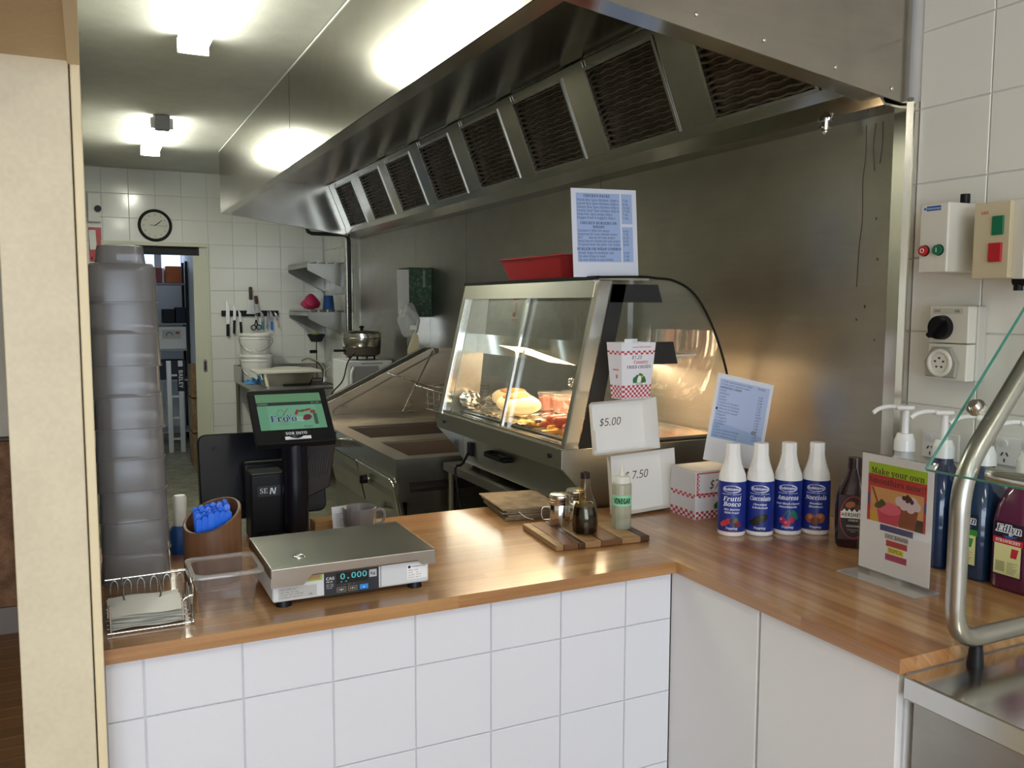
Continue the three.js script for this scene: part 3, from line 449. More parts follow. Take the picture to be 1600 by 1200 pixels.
// on the case
{
  const t = thing('red_tray', 'red plastic tray lying on the display case', 'tray', [1.60, 1.6995, -2.92]);
  const o = (e, y) => ringRect(.20 + e, .46 + e, .03, y);
  part('shell', loft([o(-.03, 0), o(.02, .075), o(.035, .078), o(.035, .082), o(.014, .08), o(-.04, .004)]), M.red, t); t.rotation.y = .05;
  const menu = canvasTex(700, 840, (g, w, h) => {
    g.fillStyle = '#e6e9f4'; g.fillRect(0, 0, w, h); g.fillStyle = '#a9bfe8'; g.fillRect(48, 40, 470, 660); g.fillRect(535, 40, 118, 290); g.fillRect(535, 358, 118, 342);
    g.fillStyle = '#2b3358'; g.textAlign = 'center'; g.font = 'bold 34px serif';
    g.fillText('CHICKEN PACKS', 270, 78); g.fillText('CHICKEN BURGERS OR', 280, 338); g.fillText('WRAPS', 280, 374); g.fillText('BURGER OR WRAP COMBOS', 282, 586);
    g.textAlign = 'left'; g.font = '30px serif';
    ['Snack Box 1pce chicken, chips s', 'Lunch Box 2pce chicken chips s', 'Dinner Box 3pce chicken chip s', 'Family feast 7pce chicken chip m', 'Strip Box 3pce strips chip s', 'Nugget Pack 6 nuggets chip s'].forEach((s, i) => g.fillText(s, 54, 116 + i * 34, 455));
    ['Chicken F fillet let mayo', 'Supreme let tom cheese mayo', 'BLT        bacon let tom mayo', 'Maxi bacon cheese let tom mayo', 'Tropical ham chs pine  Let mayo'].forEach((s, i) => g.fillText(s, 54, 410 + i * 33, 455));
    ['Small chips & medium cup', 'Up size chips to med', 'Up size drink to any bottle'].forEach((s, i) => g.fillText(s, 54, 622 + i * 33, 455));
    ['7.50', '8.50', '13.50', '17.95', '7.95', '7.95'].forEach((s, i) => g.fillText(s, 548, 116 + i * 34)); ['6.95', '7.95', '8.50', '8.95', '8.95'].forEach((s, i) => g.fillText(s, 548, 410 + i * 33)); ['3.50', '2.00', '1.50'].forEach((s, i) => g.fillText(s, 548, 622 + i * 33));
  });
  const s = thing('menu_sheet', 'printed chicken packs price sheet standing on the display case', 'menu', [1.585, 1.698, -2.52], 0);
  s.rotation.set(-.06, -.05, .015); part('sheet', box(.25, .295, .0012, 0, .1475, 0), M.paper, s); printPart('price_list', .248, .293, menu, s, [0, .1475, .0011], [0, 0, 0], { roughness: .6 });
}
// cable from the case
solo('power_cable', 'black power cable hanging from the display case over the bench edge', 'cable', tube([[1.486, .955, -3.48], [1.46, .90, -3.50], [1.43, .895, -3.49], [1.425, .80, -3.46], [1.43, .65, -3.40], [1.44, .50, -3.36], [1.44, .30, -3.36], [1.45, .275, -3.36]], .006, 0, 6), M.blackPlastic);

// ---------------------------------------------------------------- far wall and sink bench
{
  const t = thing('wall_clock', 'round white wall clock with a black rim above the doorway', 'clock', [.58, 2.318, ZF]);
  part('rim', torus(.132, .0135, 0, 0, .012, 0, 0, 0, Math.PI * 2, 40), M.blackPlastic, t);
  const face = canvasTex(256, 256, (g) => { g.fillStyle = '#d9d6cb'; g.fillRect(0, 0, 256, 256); g.fillStyle = '#807c74'; g.font = '26px serif'; g.textAlign = 'center'; g.textBaseline = 'middle'; for (let i = 1; i <= 12; i++) g.fillText(String(i), 128 + 98 * Math.sin(i * Math.PI / 6), 128 - 98 * Math.cos(i * Math.PI / 6)); });
  const fg = new THREE.CircleGeometry(.126, 40); fg.translate(0, 0, .0135); part('dial', fg, std(0xffffff, .4, { map: face }), t, true);
  const hand = (l, w, a) => { const g = box(w, l, .002, 0, l * .42, .016); g.rotateZ(-a); return g; };
  part('hour_hand', hand(.055, .007, 55 * R), M.blackPlastic, t); part('minute_hand', hand(.085, .005, 52 * R), M.blackPlastic, t); part('second_hand', [hand(.10, .002, 95 * R), hand(.045, .004, 272 * R)], M.blackPlastic, t); part('back', cyl(.13, .13, .012, 0, 0, .006, Math.PI / 2), M.blackPlastic, t);
}
{
  const t = thing('exit_switch_box', 'white switch box on the tiled wall above the red sign', 'switch', [.085, 2.45, ZF]); part('box', rbox(.10, .25, .05, .006, 0, 0, .025), M.white, t); part('knob', cyl(.028, .028, .03, .03, -.01, .06, Math.PI / 2), M.blackPlastic, t);
  const s = thing('fire_sign', 'red fire sign with a white tag beside the doorway', 'sign', [.085, 2.13, ZF]); part('plate', rbox(.10, .30, .008, .002, 0, 0, .012), M.redGloss, s); part('tag', box(.055, .17, .002, -.02, .04, .018, 0, 0, .04), M.napkin, s);
  const ft = canvasTex(128, 32, (g) => { g.fillStyle = '#8d0d12'; g.fillRect(0, 0, 128, 32); g.fillStyle = '#e9c9c5'; g.font = 'bold 26px sans-serif'; g.textAlign = 'center'; g.fillText('HOSE', 64, 25); }); printPart('lettering', .08, .02, ft, s, [0, -.12, .017]);
  solo('white_notice', 'narrow white notice board hanging below the red sign', 'notice', rbox(.06, .34, .012, .003, 0, 0, .008), M.white, [.055, 1.78, ZF]);
}
// knife rack
{
  const zr = ZF + .004, t = thing('knife_rack', 'black magnetic knife rack on the far tiled wall', 'rack', [1.40, 1.52, zr]); part('bar', rbox(.53, .055, .018, .004, 0, 0, .009), M.blackPlastic, t);
  const zk = zr + .020;
  const knife = (label, x, top, bot, split, w, hm, lean = 0, name = 'kitchen_knife', cat = 'knife') => { const k = thing(name, label, cat, [x, split, zk]); const bl = top - split, hl = split - bot; part('blade', prism([[-w / 2, 0], [w / 2, 0], [w / 2, bl * .65], [-w * .45, bl], [-w / 2, bl * .9]], .002), M.steelBright, k); part('handle', rbox(w * .85, hl, .014, .005, 0, -hl / 2, .002), hm, k); k.rotation.z = lean; return k; };
  knife('long bread knife with a black handle at the door end of the rack', 1.19, 1.655, 1.305, 1.42, .034, M.blackPlastic, -.02); knife('narrow steel knife with a black handle second on the rack', 1.25, 1.60, 1.33, 1.455, .026, M.blackPlastic, -.05); knife('short paring knife with a black handle on the rack', 1.305, 1.56, 1.335, 1.44, .024, M.blackPlastic, .05);
  const scr = (label, x, y0, y1, w) => { const k = thing('scraper', label, 'scraper', [x, y0, zk]); const H = y1 - y0; part('blade', prism([[-w / 2, 0], [w / 2, 0], [w * .25, H * .55], [-w * .2, H * .55]], .003), M.steelBright, k); part('handle', [rbox(.032, H * .5, .02, .009, 0, H * .78, .002)], M.woodDark, k); return k; };
  scr('tall wooden handled griddle scraper standing on the rack', 1.405, 1.515, 1.765, .085); scr('shorter wooden handled scraper leaning on the rack', 1.47, 1.525, 1.685, .055).rotation.z = .12;
  const sc = thing('scissors', 'black handled kitchen scissors hanging on the rack', 'scissors', [1.45, 1.46, zk]); part('blades', [prism([[-.008, 0], [.008, 0], [.002, .07]], .002, 0, -.004, 0, 0, 0, 0, .08), prism([[-.008, 0], [.008, 0], [.002, .07]], .002, 0, .006, 0, .003, 0, 0, -.06)], M.steelBright, sc); part('grips', [torus(.022, .005, -.024, -.075, 0), torus(.022, .005, .026, -.072, .002), rod([0, 0, 0], [-.014, -.056, 0], .005), rod([0, 0, 0], [.014, -.054, 0], .005)], M.blackPlastic, sc);
  knife('peeler with a sky blue handle beside the scissors', 1.51, 1.55, 1.365, 1.44, .028, M.teal, .04); knife('thin knife with a clear green handle on the rack', 1.555, 1.55, 1.375, 1.43, .02, M.socketClear, -.14); knife('knife with a dark blue handle on the rack', 1.595, 1.55, 1.36, 1.44, .026, M.blue, .02); knife('small knife with a yellowed handle at the sink end of the rack', 1.65, 1.54, 1.38, 1.45, .022, M.enclosureCream, .2);
}
// wall shelves on the right wall
for (const [lab, y, yb] of [['upper stainless wall shelf beside the gas pipe', 1.965, 1.735], ['lower stainless wall shelf holding the blue cup', 1.535, 1.30]]) {
  const t = thing('wall_shelf', lab, 'shelf', [0, 0, 0]);
  part('shelf_board', [span(1.765, XW, y, y + .004, -8.58, -7.76), span(1.763, 1.767, y - .03, y + .004, -8.58, -7.76)], M.steel, t);
  for (const z of [-8.575, -7.765]) part('bracket', prism([[1.767, y], [XW - .002, y], [XW - .002, yb], [1.767, y - .055]], .003, 0, 0, 0, z), M.steel, t);
  for (let i = 0; i < 5; i++) part('rail_bar', rod([1.775 + i * .08, y + .014, -8.57], [1.775 + i * .08, y + .014, -7.75], .011), M.steel, t);
}
{ const g = new THREE.SphereGeometry(.085, 24, 18), p = g.attributes.position, q = rng(4); for (let i = 0; i < p.count; i++) { const x = p.getX(i), y = p.getY(i), z = p.getZ(i); const k = 1 + .16 * Math.sin(x * 60 + y * 40) * Math.cos(z * 55 + y * 30); p.setXYZ(i, x * k * (y > 0 ? 1 - y * 5 : 1), y > 0 ? y * 1.15 : y * .55, z * k * (y > 0 ? 1 - y * 5 : 1)); } g.computeVertexNormals(); solo('plastic_bag', 'scrunched pink plastic bag on the lower wall shelf', 'bag', g, M.pink, [1.85, 1.608, -8.02]); }
solo('plastic_cup', 'upturned dark blue plastic cup on the lower wall shelf', 'cup', lathe([[.052, 0], [.042, .125], [.038, .128], [0, .128]], 28), M.blueCup, [1.975, 1.56, -7.86]);
// pipes
solo('gas_pipe', 'black gas pipe dropping from the hood beside the wall shelves', 'pipe', tube([[1.72, 2.42, -7.55], [1.72, 2.215, -7.55], [2.085, 2.215, -7.55], [2.085, .95, -7.55]], .017, .05, 10), M.pipeBlack);
solo('water_pipe', 'pale steel pipe running down beside the black gas pipe', 'pipe', [cyl(.02, .02, 1.28, 2.085, 1.55, -7.62), cyl(.024, .024, .03, 2.085, 1.9, -7.62)], M.steelBright);
// sink bench
{
  const t = thing('sink_bench', 'stainless sink bench under the knife rack', 'bench', [0, 0, 0]);
  part('bench_top', [span(1.235, 1.50, .87, .90, -8.58, -7.36), span(1.95, 2.11, .87, .90, -8.58, -7.36), span(1.50, 1.95, .87, .90, -7.55, -7.36), span(1.50, 1.95, .87, .90, -8.58, -8.05)], M.steel, t);
  part('bowl', [span(1.50, 1.51, .68, .885, -8.05, -7.55), span(1.94, 1.95, .68, .885, -8.05, -7.55), span(1.5, 1.95, .68, .885, -8.05, -8.04), span(1.5, 1.95, .68, .885, -7.56, -7.55), span(1.5, 1.95, .67, .68, -8.05, -7.55)], M.steel, t);
  part('upstand', [span(1.235, 2.11, .90, 1.03, -8.59, -8.575), span(1.235, 1.25, .90, 1.03, -8.58, -8.2)], M.steel, t);
  for (const [x, z] of [[1.26, -7.40], [1.26, -8.54], [2.08, -7.40], [2.08, -8.54]]) part('leg', cyl(.02, .02, .87, x, .435, z), M.steelBright, t);
  const tap = thing('sink_tap', 'chrome swan neck tap on the sink bench', 'tap', [1.93, .90, -7.9]); part('spout', tube([[0, 0, 0], [0, .12, 0], [-.06, .19, .02], [-.16, .22, .05], [-.21, .20, .06]], .011, .03, 8), M.chrome, tap); part('base', cyl(.02, .024, .04, 0, .02, 0), M.chrome, tap); part('lever', rod([0, .09, 0], [.05, .13, .02], .006), M.chrome, tap);
}
function bucket(label, x, y, z, r, h, handle) {
  const t = thing('plastic_bucket', label, 'bucket', [x, y, z]);
  part('tub', lathe([[0, 0], [r * .86, 0], [r * .88, .004], [r * .96, h * .72], [r, h * .74], [r, h * .78], [r * .97, h * .79], [r * .99, h * .94]], 36), M.whiteGloss, t);
  part('lid', lathe([[0, h * .97], [r * .94, h * .97], [r * .95, h], [r * 1.04, h], [r * 1.05, h * .9], [r * 1.0, h * .9]], 36), M.whiteGloss, t);
  if (handle) part('handle', tube([[-r * 1.02, h * .80, 0], [-r * .95, h * .45, r * .55], [-r * .3, h * .12, r * 1.0], [r * .3, h * .2, r * 1.02], [r * .95, h * .55, r * .5], [r * 1.02, h * .8, 0]], .0035, 0, 6), M.wire, t);
  return t;
}
bucket('tall white plastic bucket standing lowest in the stack on the sink bench', 1.39, .90, -8.25, .145, .25, true); bucket('white lidded bucket stacked on the tall bucket', 1.385, 1.15, -8.25, .147, .19, true); bucket('small low white bucket beside the stacked buckets', 1.63, .90, -8.06, .125, .13, false);
{ const t = thing('food_tray', 'steel food tray with a cream lid on the sink bench', 'tray', [1.545, .9, -7.72]);
  part('pan', loft([ringRect(.40, .26, .04, 0), ringRect(.47, .30, .04, .11), ringRect(.50, .33, .04, .112)], true, true), M.steelBright, t); part('lid', loft([ringRect(.53, .36, .03, .116), ringRect(.56, .38, .03, .118), ringRect(.56, .38, .03, .134), ringRect(.52, .34, .03, .14)]), M.vinegarCap, t); }
{ const g = foldedCloth(.16, .13, .05, 12); solo('blue_cloth', 'crumpled blue cleaning cloth on the edge of the sink bench', 'cloth', g, M.clothBlue, [1.31, .90, -7.98]); }
function foldedCloth(w, d, h, seed) { const g = new THREE.PlaneGeometry(w, d, 30, 30); g.rotateX(-Math.PI / 2); const p = g.attributes.position, q = rng(seed), a = q() * 6; for (let i = 0; i < p.count; i++) { const x = p.getX(i) / w * 2, z = p.getZ(i) / d * 2, e = Math.max(0, 1 - x * x) * Math.max(0, 1 - z * z); p.setY(i, .003 + h * Math.pow(e, .6) * (.6 + .4 * Math.sin(x * 9 + a + z * 4)) ); } g.computeVertexNormals(); return g; }
solo('drip_tray', 'dark roasting tray lying behind the buckets', 'tray', rbox(.36, .07, .22, .02, 0, .035, 0), M.blackMatt, [1.70, .90, -8.44]);
{ const t = thing('plant_bowl', 'small dark bowl with a lime on a thin stand by the tiles', 'bowl', [1.95, .90, -8.25]); part('stand', [cyl(.005, .005, .36, 0, .18, 0), cyl(.06, .06, .008, 0, .004, 0)], M.pipeBlack, t); part('bowl', lathe([[0, .35], [.05, .355], [.085, .42], [.08, .425], [.045, .365], [0, .36]], 28), M.blackMatt, t); part('clamp', rbox(.07, .03, .03, .006, -.03, .26, 0), M.blackPlastic, t); }
solo('lime', 'yellow green lime in the dark bowl', 'lime', ball(.04, 0, 0, 0, 1.3, .9, 1), M.yellowGreen, [1.95, 1.30, -8.25]);
// hidden bench run between sink and fryer with oven and pan
{ const t = thing('side_bench', 'stainless bench between the fryer and the sink bench', 'bench', [0, 0, 0]); part('bench_top', span(1.50, 2.1, .86, .89, -7.3, -5.16), M.steel, t); for (const [x, z] of [[1.53, -7.27], [2.07, -7.27], [1.53, -5.2], [2.07, -5.2]]) part('leg', cyl(.02, .02, .86, x, .43, z), M.steelBright, t); }
{ const t = thing('toaster_oven', 'pale bench oven with a curved white handle', 'oven', [1.92, .89, -6.62], 0); part('body', rbox(.36, .28, .42, .012, 0, .15, 0), M.lightGrey, t); part('door', rbox(.22, .20, .012, .004, -.04, .15, .213), M.greyPlastic, t); part('handle', tube([[-.13, .06, .22], [-.155, .10, .245], [-.155, .20, .245], [-.13, .24, .22]], .011, .02, 8), M.white, t); part('vents', [...Array(14)].map((_, i) => box(.006, .012, .004, -.06 + i * .012, .268, .209)), M.blackMatt, t); for (const x of [-.15, .15]) for (const z of [-.17, .17]) part('foot', cyl(.012, .014, .012, x, .006, z), M.blackPlastic, t); }
{ const t = thing('electric_frypan', 'round silver electric pan with a stacked steel lid', 'pan', [1.90, 1.18, -6.55]); part('dish', lathe([[0, .03], [.11, .03], [.14, .045], [.145, .10], [.14, .102], [0, .102]], 40), M.greasy, t); part('steamer_ring', lathe([[0, .103], [.147, .103], [.150, .107], [.150, .165], [.146, .168], [0, .168]], 40), M.steelBright, t); part('lid', lathe([[0, .168], [.148, .168], [.151, .172], [.149, .205], [.13, .222], [0, .228]], 40), M.steelBright, t); part('knob', [cyl(.012, .012, .02, 0, .236, 0), ball(.017, 0, .252, 0, 1.2, .7, 1.2)], M.blackPlastic, t); for (const a of [0.6, 2.2, 3.8, 5.4]) part('foot', cyl(.008, .006, .03, .1 * Math.cos(a), .015, .1 * Math.sin(a)), M.blackPlastic, t); part('side_handle', rbox(.09, .018, .04, .006, -.18, .075, .02), M.blackPlastic, t); }
solo('appliance_cord', 'black appliance cord looping from the silver pan down to the bench', 'cord', tube([[1.80, 1.24, -6.4], [1.72, 1.18, -6.3], [1.65, 1.05, -6.2], [1.56, .97, -6.15], [1.53, .90, -6.15]], .005, 0, 6), M.blackPlastic);
// things hanging on the steel wall
{ const pt = canvasTex(256, 320, (g, w, h) => { g.fillStyle = '#3c4f40'; g.fillRect(0, 0, w, h); const q = rng(9); for (let i = 0; i < 260; i++) { g.fillStyle = `rgba(${60 + q() * 60},${90 + q() * 60},${70 + q() * 40},.6)`; g.fillRect(q() * w, q() * h, 4 + q() * 26, 3 + q() * 16); } g.fillStyle = '#8a9a88'; g.fillRect(150, 20, 26, 110); });
  const t = thing('dispenser_box', 'green printed cardboard dispenser box on the steel wall', 'box', [2.02, 1.69, -5.70]); part('box', span(-.06, .092, -.165, .165, -.12, .12), std(0xffffff, .7, { map: pt }), t, true); part('flap', box(.10, .30, .003, -.10, .0, .10, 0, .25, .03), M.card, t);
  const b = thing('clear_bag', 'crumpled clear plastic bag hanging beside the dispenser box', 'bag', [1.93, 1.50, -5.52]); const g = new THREE.SphereGeometry(.07, 24, 18), p = g.attributes.position; for (let i = 0; i < p.count; i++) { const x = p.getX(i), y = p.getY(i), z = p.getZ(i), k = 1 + .22 * Math.sin(x * 70 + y * 50) * Math.cos(z * 60 - y * 30); p.setXYZ(i, x * k, y * 1.5 * k, z * k * .7); } g.computeVertexNormals(); part('film', g, M.bag, b); part('tie', rod([0, .08, 0], [.12, .13, -.02], .003), M.wire, b);
  const w = thing('hanging_board', 'yellow cutting scraper hanging on a cord at the steel wall', 'scraper', [1.93, 1.31, -5.42]); part('blade', prism([[-.035, -.12], [.045, -.09], [.025, .09], [0, .12], [-.05, .0]], .008, .002), M.enclosureCream, w); part('cord', rod([.005, .115, 0], [.04, .20, -.05], .0025), M.white, w); part('price_tag', box(.045, .028, .002, -.01, .145, .005), M.white, w);
  const s = thing('steel_bracket', 'tall pale steel wall bracket below the dispenser box', 'bracket', [2.085, 1.20, -5.72]); part('plate', span(-.07, .028, -.29, .32, -.10, .10), M.steelBright, s); }
// ---------------------------------------------------------------- storeroom
{
  const t = thing('storage_shelving', 'dark metal storeroom shelving behind the doorway', 'shelving', [0, 0, -10.9]);
  for (const y of [.12, .72, 1.07, 1.37, 1.83]) part('shelf', span(.15, 1.05, y, y + .02, -.25, .2), M.shelfGrey, t);
  for (const [x, z] of [[.16, -.24], [1.04, -.24], [.16, .19], [1.04, .19]]) part('post', span(x - .015, x + .015, 0, 2.1, z - .015, z + .015), M.blackMatt, t);
  const it = (name, lab, cat, w, h, d, x, y, m) => solo(name, lab, cat, rbox(w, h, d, .008, 0, h / 2, 0), m, [x, y, -10.85]);
  it('storage_bin', 'orange plastic bin on the top storeroom shelf', 'bin', .17, .19, .3, .90, 1.851, M.orange); it('storage_bin', 'dark red box beside the orange bin', 'bin', .16, .17, .3, .70, 1.851, M.red); it('storage_bin', 'dark blue tub at the end of the top storeroom shelf', 'bin', .26, .24, .3, .42, 1.851, M.blueCup);
  it('storage_jar', 'black storage tub on the second storeroom shelf', 'tub', .13, .16, .25, .84, 1.391, M.blackPlastic); it('storage_jar', 'grey storage tub on the second storeroom shelf', 'tub', .13, .18, .25, .98, 1.391, M.stoneDark); it('storage_jar', 'charcoal crate deep on the second storeroom shelf', 'crate', .36, .24, .25, .52, 1.391, M.stoneDark);
  const cb = it('carton', 'printed white carton on the third storeroom shelf', 'carton', .32, .26, .3, .86, 1.091, M.card); it('carton', 'dull grey carton low in the storeroom shelving', 'carton', .3, .24, .3, .45, 1.091, M.shelfGrey); it('carton', 'dark carton under the white printed carton', 'carton', .4, .22, .3, .8, .741, M.stoneDark);
  printPart('print', .2, .1, canvasTex(128, 64, (g) => { g.fillStyle = '#c9c3b8'; g.fillRect(0, 0, 128, 64); g.strokeStyle = '#55504a'; g.lineWidth = 6; g.beginPath(); g.arc(50, 40, 22, 3, 6.2); g.stroke(); g.fillStyle = '#8d4a44'; g.fillRect(92, 14, 26, 14); }), cb, [0, .17, .152]);
  const ld = thing('step_ladder', 'folded aluminium step ladder leaning in the storeroom doorway', 'ladder', [.84, 0, -9.98]); ld.rotation.x = -.06;
  for (const x of [-.075, .045]) part('rail', rbox(.05, 1.0, .03, .004, x, .5, 0), M.aluminium, ld); for (let i = 0; i < 4; i++) part('step', box(.08, .02, .06, -.015, .15 + i * .23, -.02), M.aluminium, ld);
  printPart('brand_band', .075, .27, canvasTex(64, 230, (g) => { g.fillStyle = '#26282b'; g.fillRect(0, 0, 64, 230); g.fillStyle = '#e8e8e4'; g.font = 'bold 50px sans-serif'; g.textAlign = 'center'; g.save(); g.translate(32, 115); g.rotate(Math.PI / 2); g.fillText('BAILEY', 0, 18, 215); g.restore(); }), ld, [.045, .80, .0165]);
  for (const [lab, y, h] of [['brown carton topmost of the stack inside the doorway', .69, .32], ['brown carton in the middle of the stack inside the doorway', .34, .34], ['brown carton at the bottom of the stack inside the doorway', 0, .33]]) { const c = thing('carton', lab, 'carton', [.97, y, -9.15]); part('box', rbox(.16, h - .004, .3, .005, 0, h / 2, 0), M.carton, c); part('tape', box(.162, .03, .302, 0, h * .78, 0), M.kraft, c); }
}
// ---------------------------------------------------------------- point of sale
{
  const t = thing('sales_terminal', 'black point of sale terminal with a green lit customer screen on a pole', 'till', [0, CT, 0]);
  part('base_housing', [rbox(.10, .195, .10, .008, .443, .0975, -2.53), rbox(.10, .03, .18, .006, .46, .015, -2.50)], M.blackPlastic, t);
  printPart('logo', .065, .03, canvasTex(256, 118, (g) => { g.fillStyle = '#0b0b0d'; g.fillRect(0, 0, 256, 118); g.fillStyle = '#d8d8da'; g.font = '74px serif'; g.fillText('SE', 26, 80); g.save(); g.translate(124, 96); g.transform(1, 0, -.18, 1, 0, 0); g.font = 'bold 100px sans-serif'; g.fillText('N', 0, 0); g.restore(); }), t, [.444, .145, -2.4785], [0, 0, 0], { roughness: .4 });
  part('pole', cyl(.036, .036, .31, .512, .155, -2.45, 0, 0, 0, 32), M.blackGloss, t);
  part('pole_foot', lathe([[0, 0], [.052, 0], [.052, .012], [.038, .03], [0, .03]], 32, .512, 0, -2.45), M.blackPlastic, t);
  // staff screen seen from behind
  const m = new THREE.Group(); m.name = 'staff_screen'; m.position.set(.458, .162, -2.655); m.rotation.set(-.22, .04, 0); t.add(m);
  const sh = shapeGeo(roundRect(.37, .255, .025), .03, .004); part('rear_shell', sh, M.blackGloss, m); part('rear_hump', rbox(.2, .12, .05, .015, .03, -.02, .03), M.blackPlastic, m); part('hinge_arm', rbox(.05, .05, .12, .008, .0, -.06, .07), M.blackPlastic, m);
  for (const x of [-.14, .14]) part('screw_cap', cyl(.006, .006, .003, x, .085, .016, Math.PI / 2), M.blackMatt, m);
  // vented side housing
  const s = new THREE.Group(); s.name = 'side_housing'; s.position.set(.592, .19, -2.53); s.rotation.set(-.12, .0, .0); t.add(s);
  part('shell', prism([[-.045, -.085], [.03, -.055], [.058, .105], [-.045, .105]], .06, .004), M.brownPlastic, s);
  for (let i = 0; i < 9; i++) part('vent_slot', box(.003, .09 - i * .004, .004, -.03 + i * .0075, .01, .0305, 0, 0, -.18), M.blackMatt, s);
  // customer display
  const d = new THREE.Group(); d.name = 'customer_display'; d.position.set(.512, 1.2195 - CT, -2.405); d.rotation.set(-.82, .0, .0); t.add(d);
  part('bezel', shapeGeo(roundRect(.222, .20, .006), .022, .003).translate(0, .10, -.011), M.blackPlastic, d); part('mount', rbox(.06, .06, .04, .006, 0, .06, -.035), M.blackPlastic, d);
  const scr = canvasTex(1024, 720, (g, w, h) => {
    g.fillStyle = '#7fbf98'; g.fillRect(0, 0, w, h); g.fillStyle = '#7db385'; g.fillRect(0, 0, w, 170); g.fillStyle = '#3a4741'; g.fillRect(0, 170, w, 66); g.fillStyle = '#9dc2a6'; g.font = 'bold 44px monospace'; g.fillText('CHANGE', 14, 218); g.fillText('$7.00', 850, 218);
    g.fillStyle = '#5b9270'; g.font = '18px sans-serif'; g.fillText('Customer', 16, 24); g.fillText('Total', 16, 50); g.fillText('Today', 930, 30);
    g.fillStyle = '#88caa4'; g.fillRect(150, 236, 760, 484);
    g.textAlign = 'center'; g.lineWidth = 10; g.strokeStyle = '#cfe9dc'; g.fillStyle = '#2c4480'; g.font = 'bold 165px serif'; g.strokeText('Fro', 310, 560); g.fillText('Fro', 310, 560); g.font = 'bold 120px serif'; g.strokeText('Y', 465, 520); g.fillText('Y', 465, 520); g.font = 'bold 150px serif'; g.strokeText('o', 535, 560); g.fillText('o', 535, 560);
    g.fillStyle = '#b5524e'; g.font = 'italic bold 38px serif'; g.fillText('frozen', 370, 580); g.fillStyle = '#47705c'; g.font = '24px sans-serif'; g.fillText('frozen yoghurt', 370, 620);
    g.strokeStyle = '#3f6f58'; g.lineWidth = 7; g.beginPath(); g.arc(340, 395, 62, .1, 3.1); g.moveTo(300, 380); g.bezierCurveTo(310, 310, 380, 310, 385, 370); g.stroke(); g.strokeStyle = '#a84a45'; g.lineWidth = 9; g.beginPath(); g.moveTo(380, 420); g.lineTo(470, 300); g.stroke();
    g.fillStyle = '#b8434a'; g.save(); g.translate(600, 380); g.rotate(.5); g.fillRect(-22, -50, 44, 110); g.restore(); g.fillStyle = '#803f4a'; g.beginPath(); g.ellipse(745, 495, 75, 55, -.4, 0, 7); g.fill(); g.fillStyle = '#4c7a4c'; g.beginPath(); g.ellipse(690, 360, 60, 24, -.2, 0, 7); g.fill(); g.fillStyle = '#a8534a'; g.beginPath(); g.ellipse(770, 345, 60, 22, -.3, 0, 7); g.ellipse(850, 385, 46, 36, 0, 0, 7); g.fill(); g.fillStyle = '#57705f'; g.fillRect(845, 420, 60, 220); g.strokeStyle = '#d3efe0'; g.lineWidth = 10; for (let i = 0; i < 4; i++) { g.beginPath(); g.arc(640 + i * 26, 520 + i * 6, 60, 2.4, 4.2); g.stroke(); } g.fillStyle = '#4e6e5e'; g.font = 'italic bold 50px serif'; g.fillText('froyo', 730, 690);
  });
  const sc = printPart('screen', .185, .133, scr, d, [0, .115, .0005], [0, 0, 0], { roughness: .2 }); sc.material.emissive = new THREE.Color(1, 1, 1); sc.material.emissiveMap = scr; sc.material.emissiveIntensity = .42; sc.material.color.set(0x303030);
  printPart('maker_badge', .075, .016, canvasTex(300, 64, (g) => { g.fillStyle = '#101112'; g.fillRect(0, 0, 300, 64); g.fillStyle = '#e4e6e8'; g.font = 'bold 52px sans-serif'; g.textAlign = 'center'; g.fillText('SOR INTO', 150, 50, 280); }), d, [.002, .034, .0006], [0, 0, 0], { roughness: .4 });
  part('silver_strip', box(.072, .010, .002, .004, .017, .001), M.white, d);
  areaLight(.18, .13, new THREE.Color(.5, 1, .68), .5, [.512, 1.2195 + .083 + .012, -2.405 - .080 + .012], [.512, 1.2195 + .083 + 1, -2.405 - .08 + 1]);
}
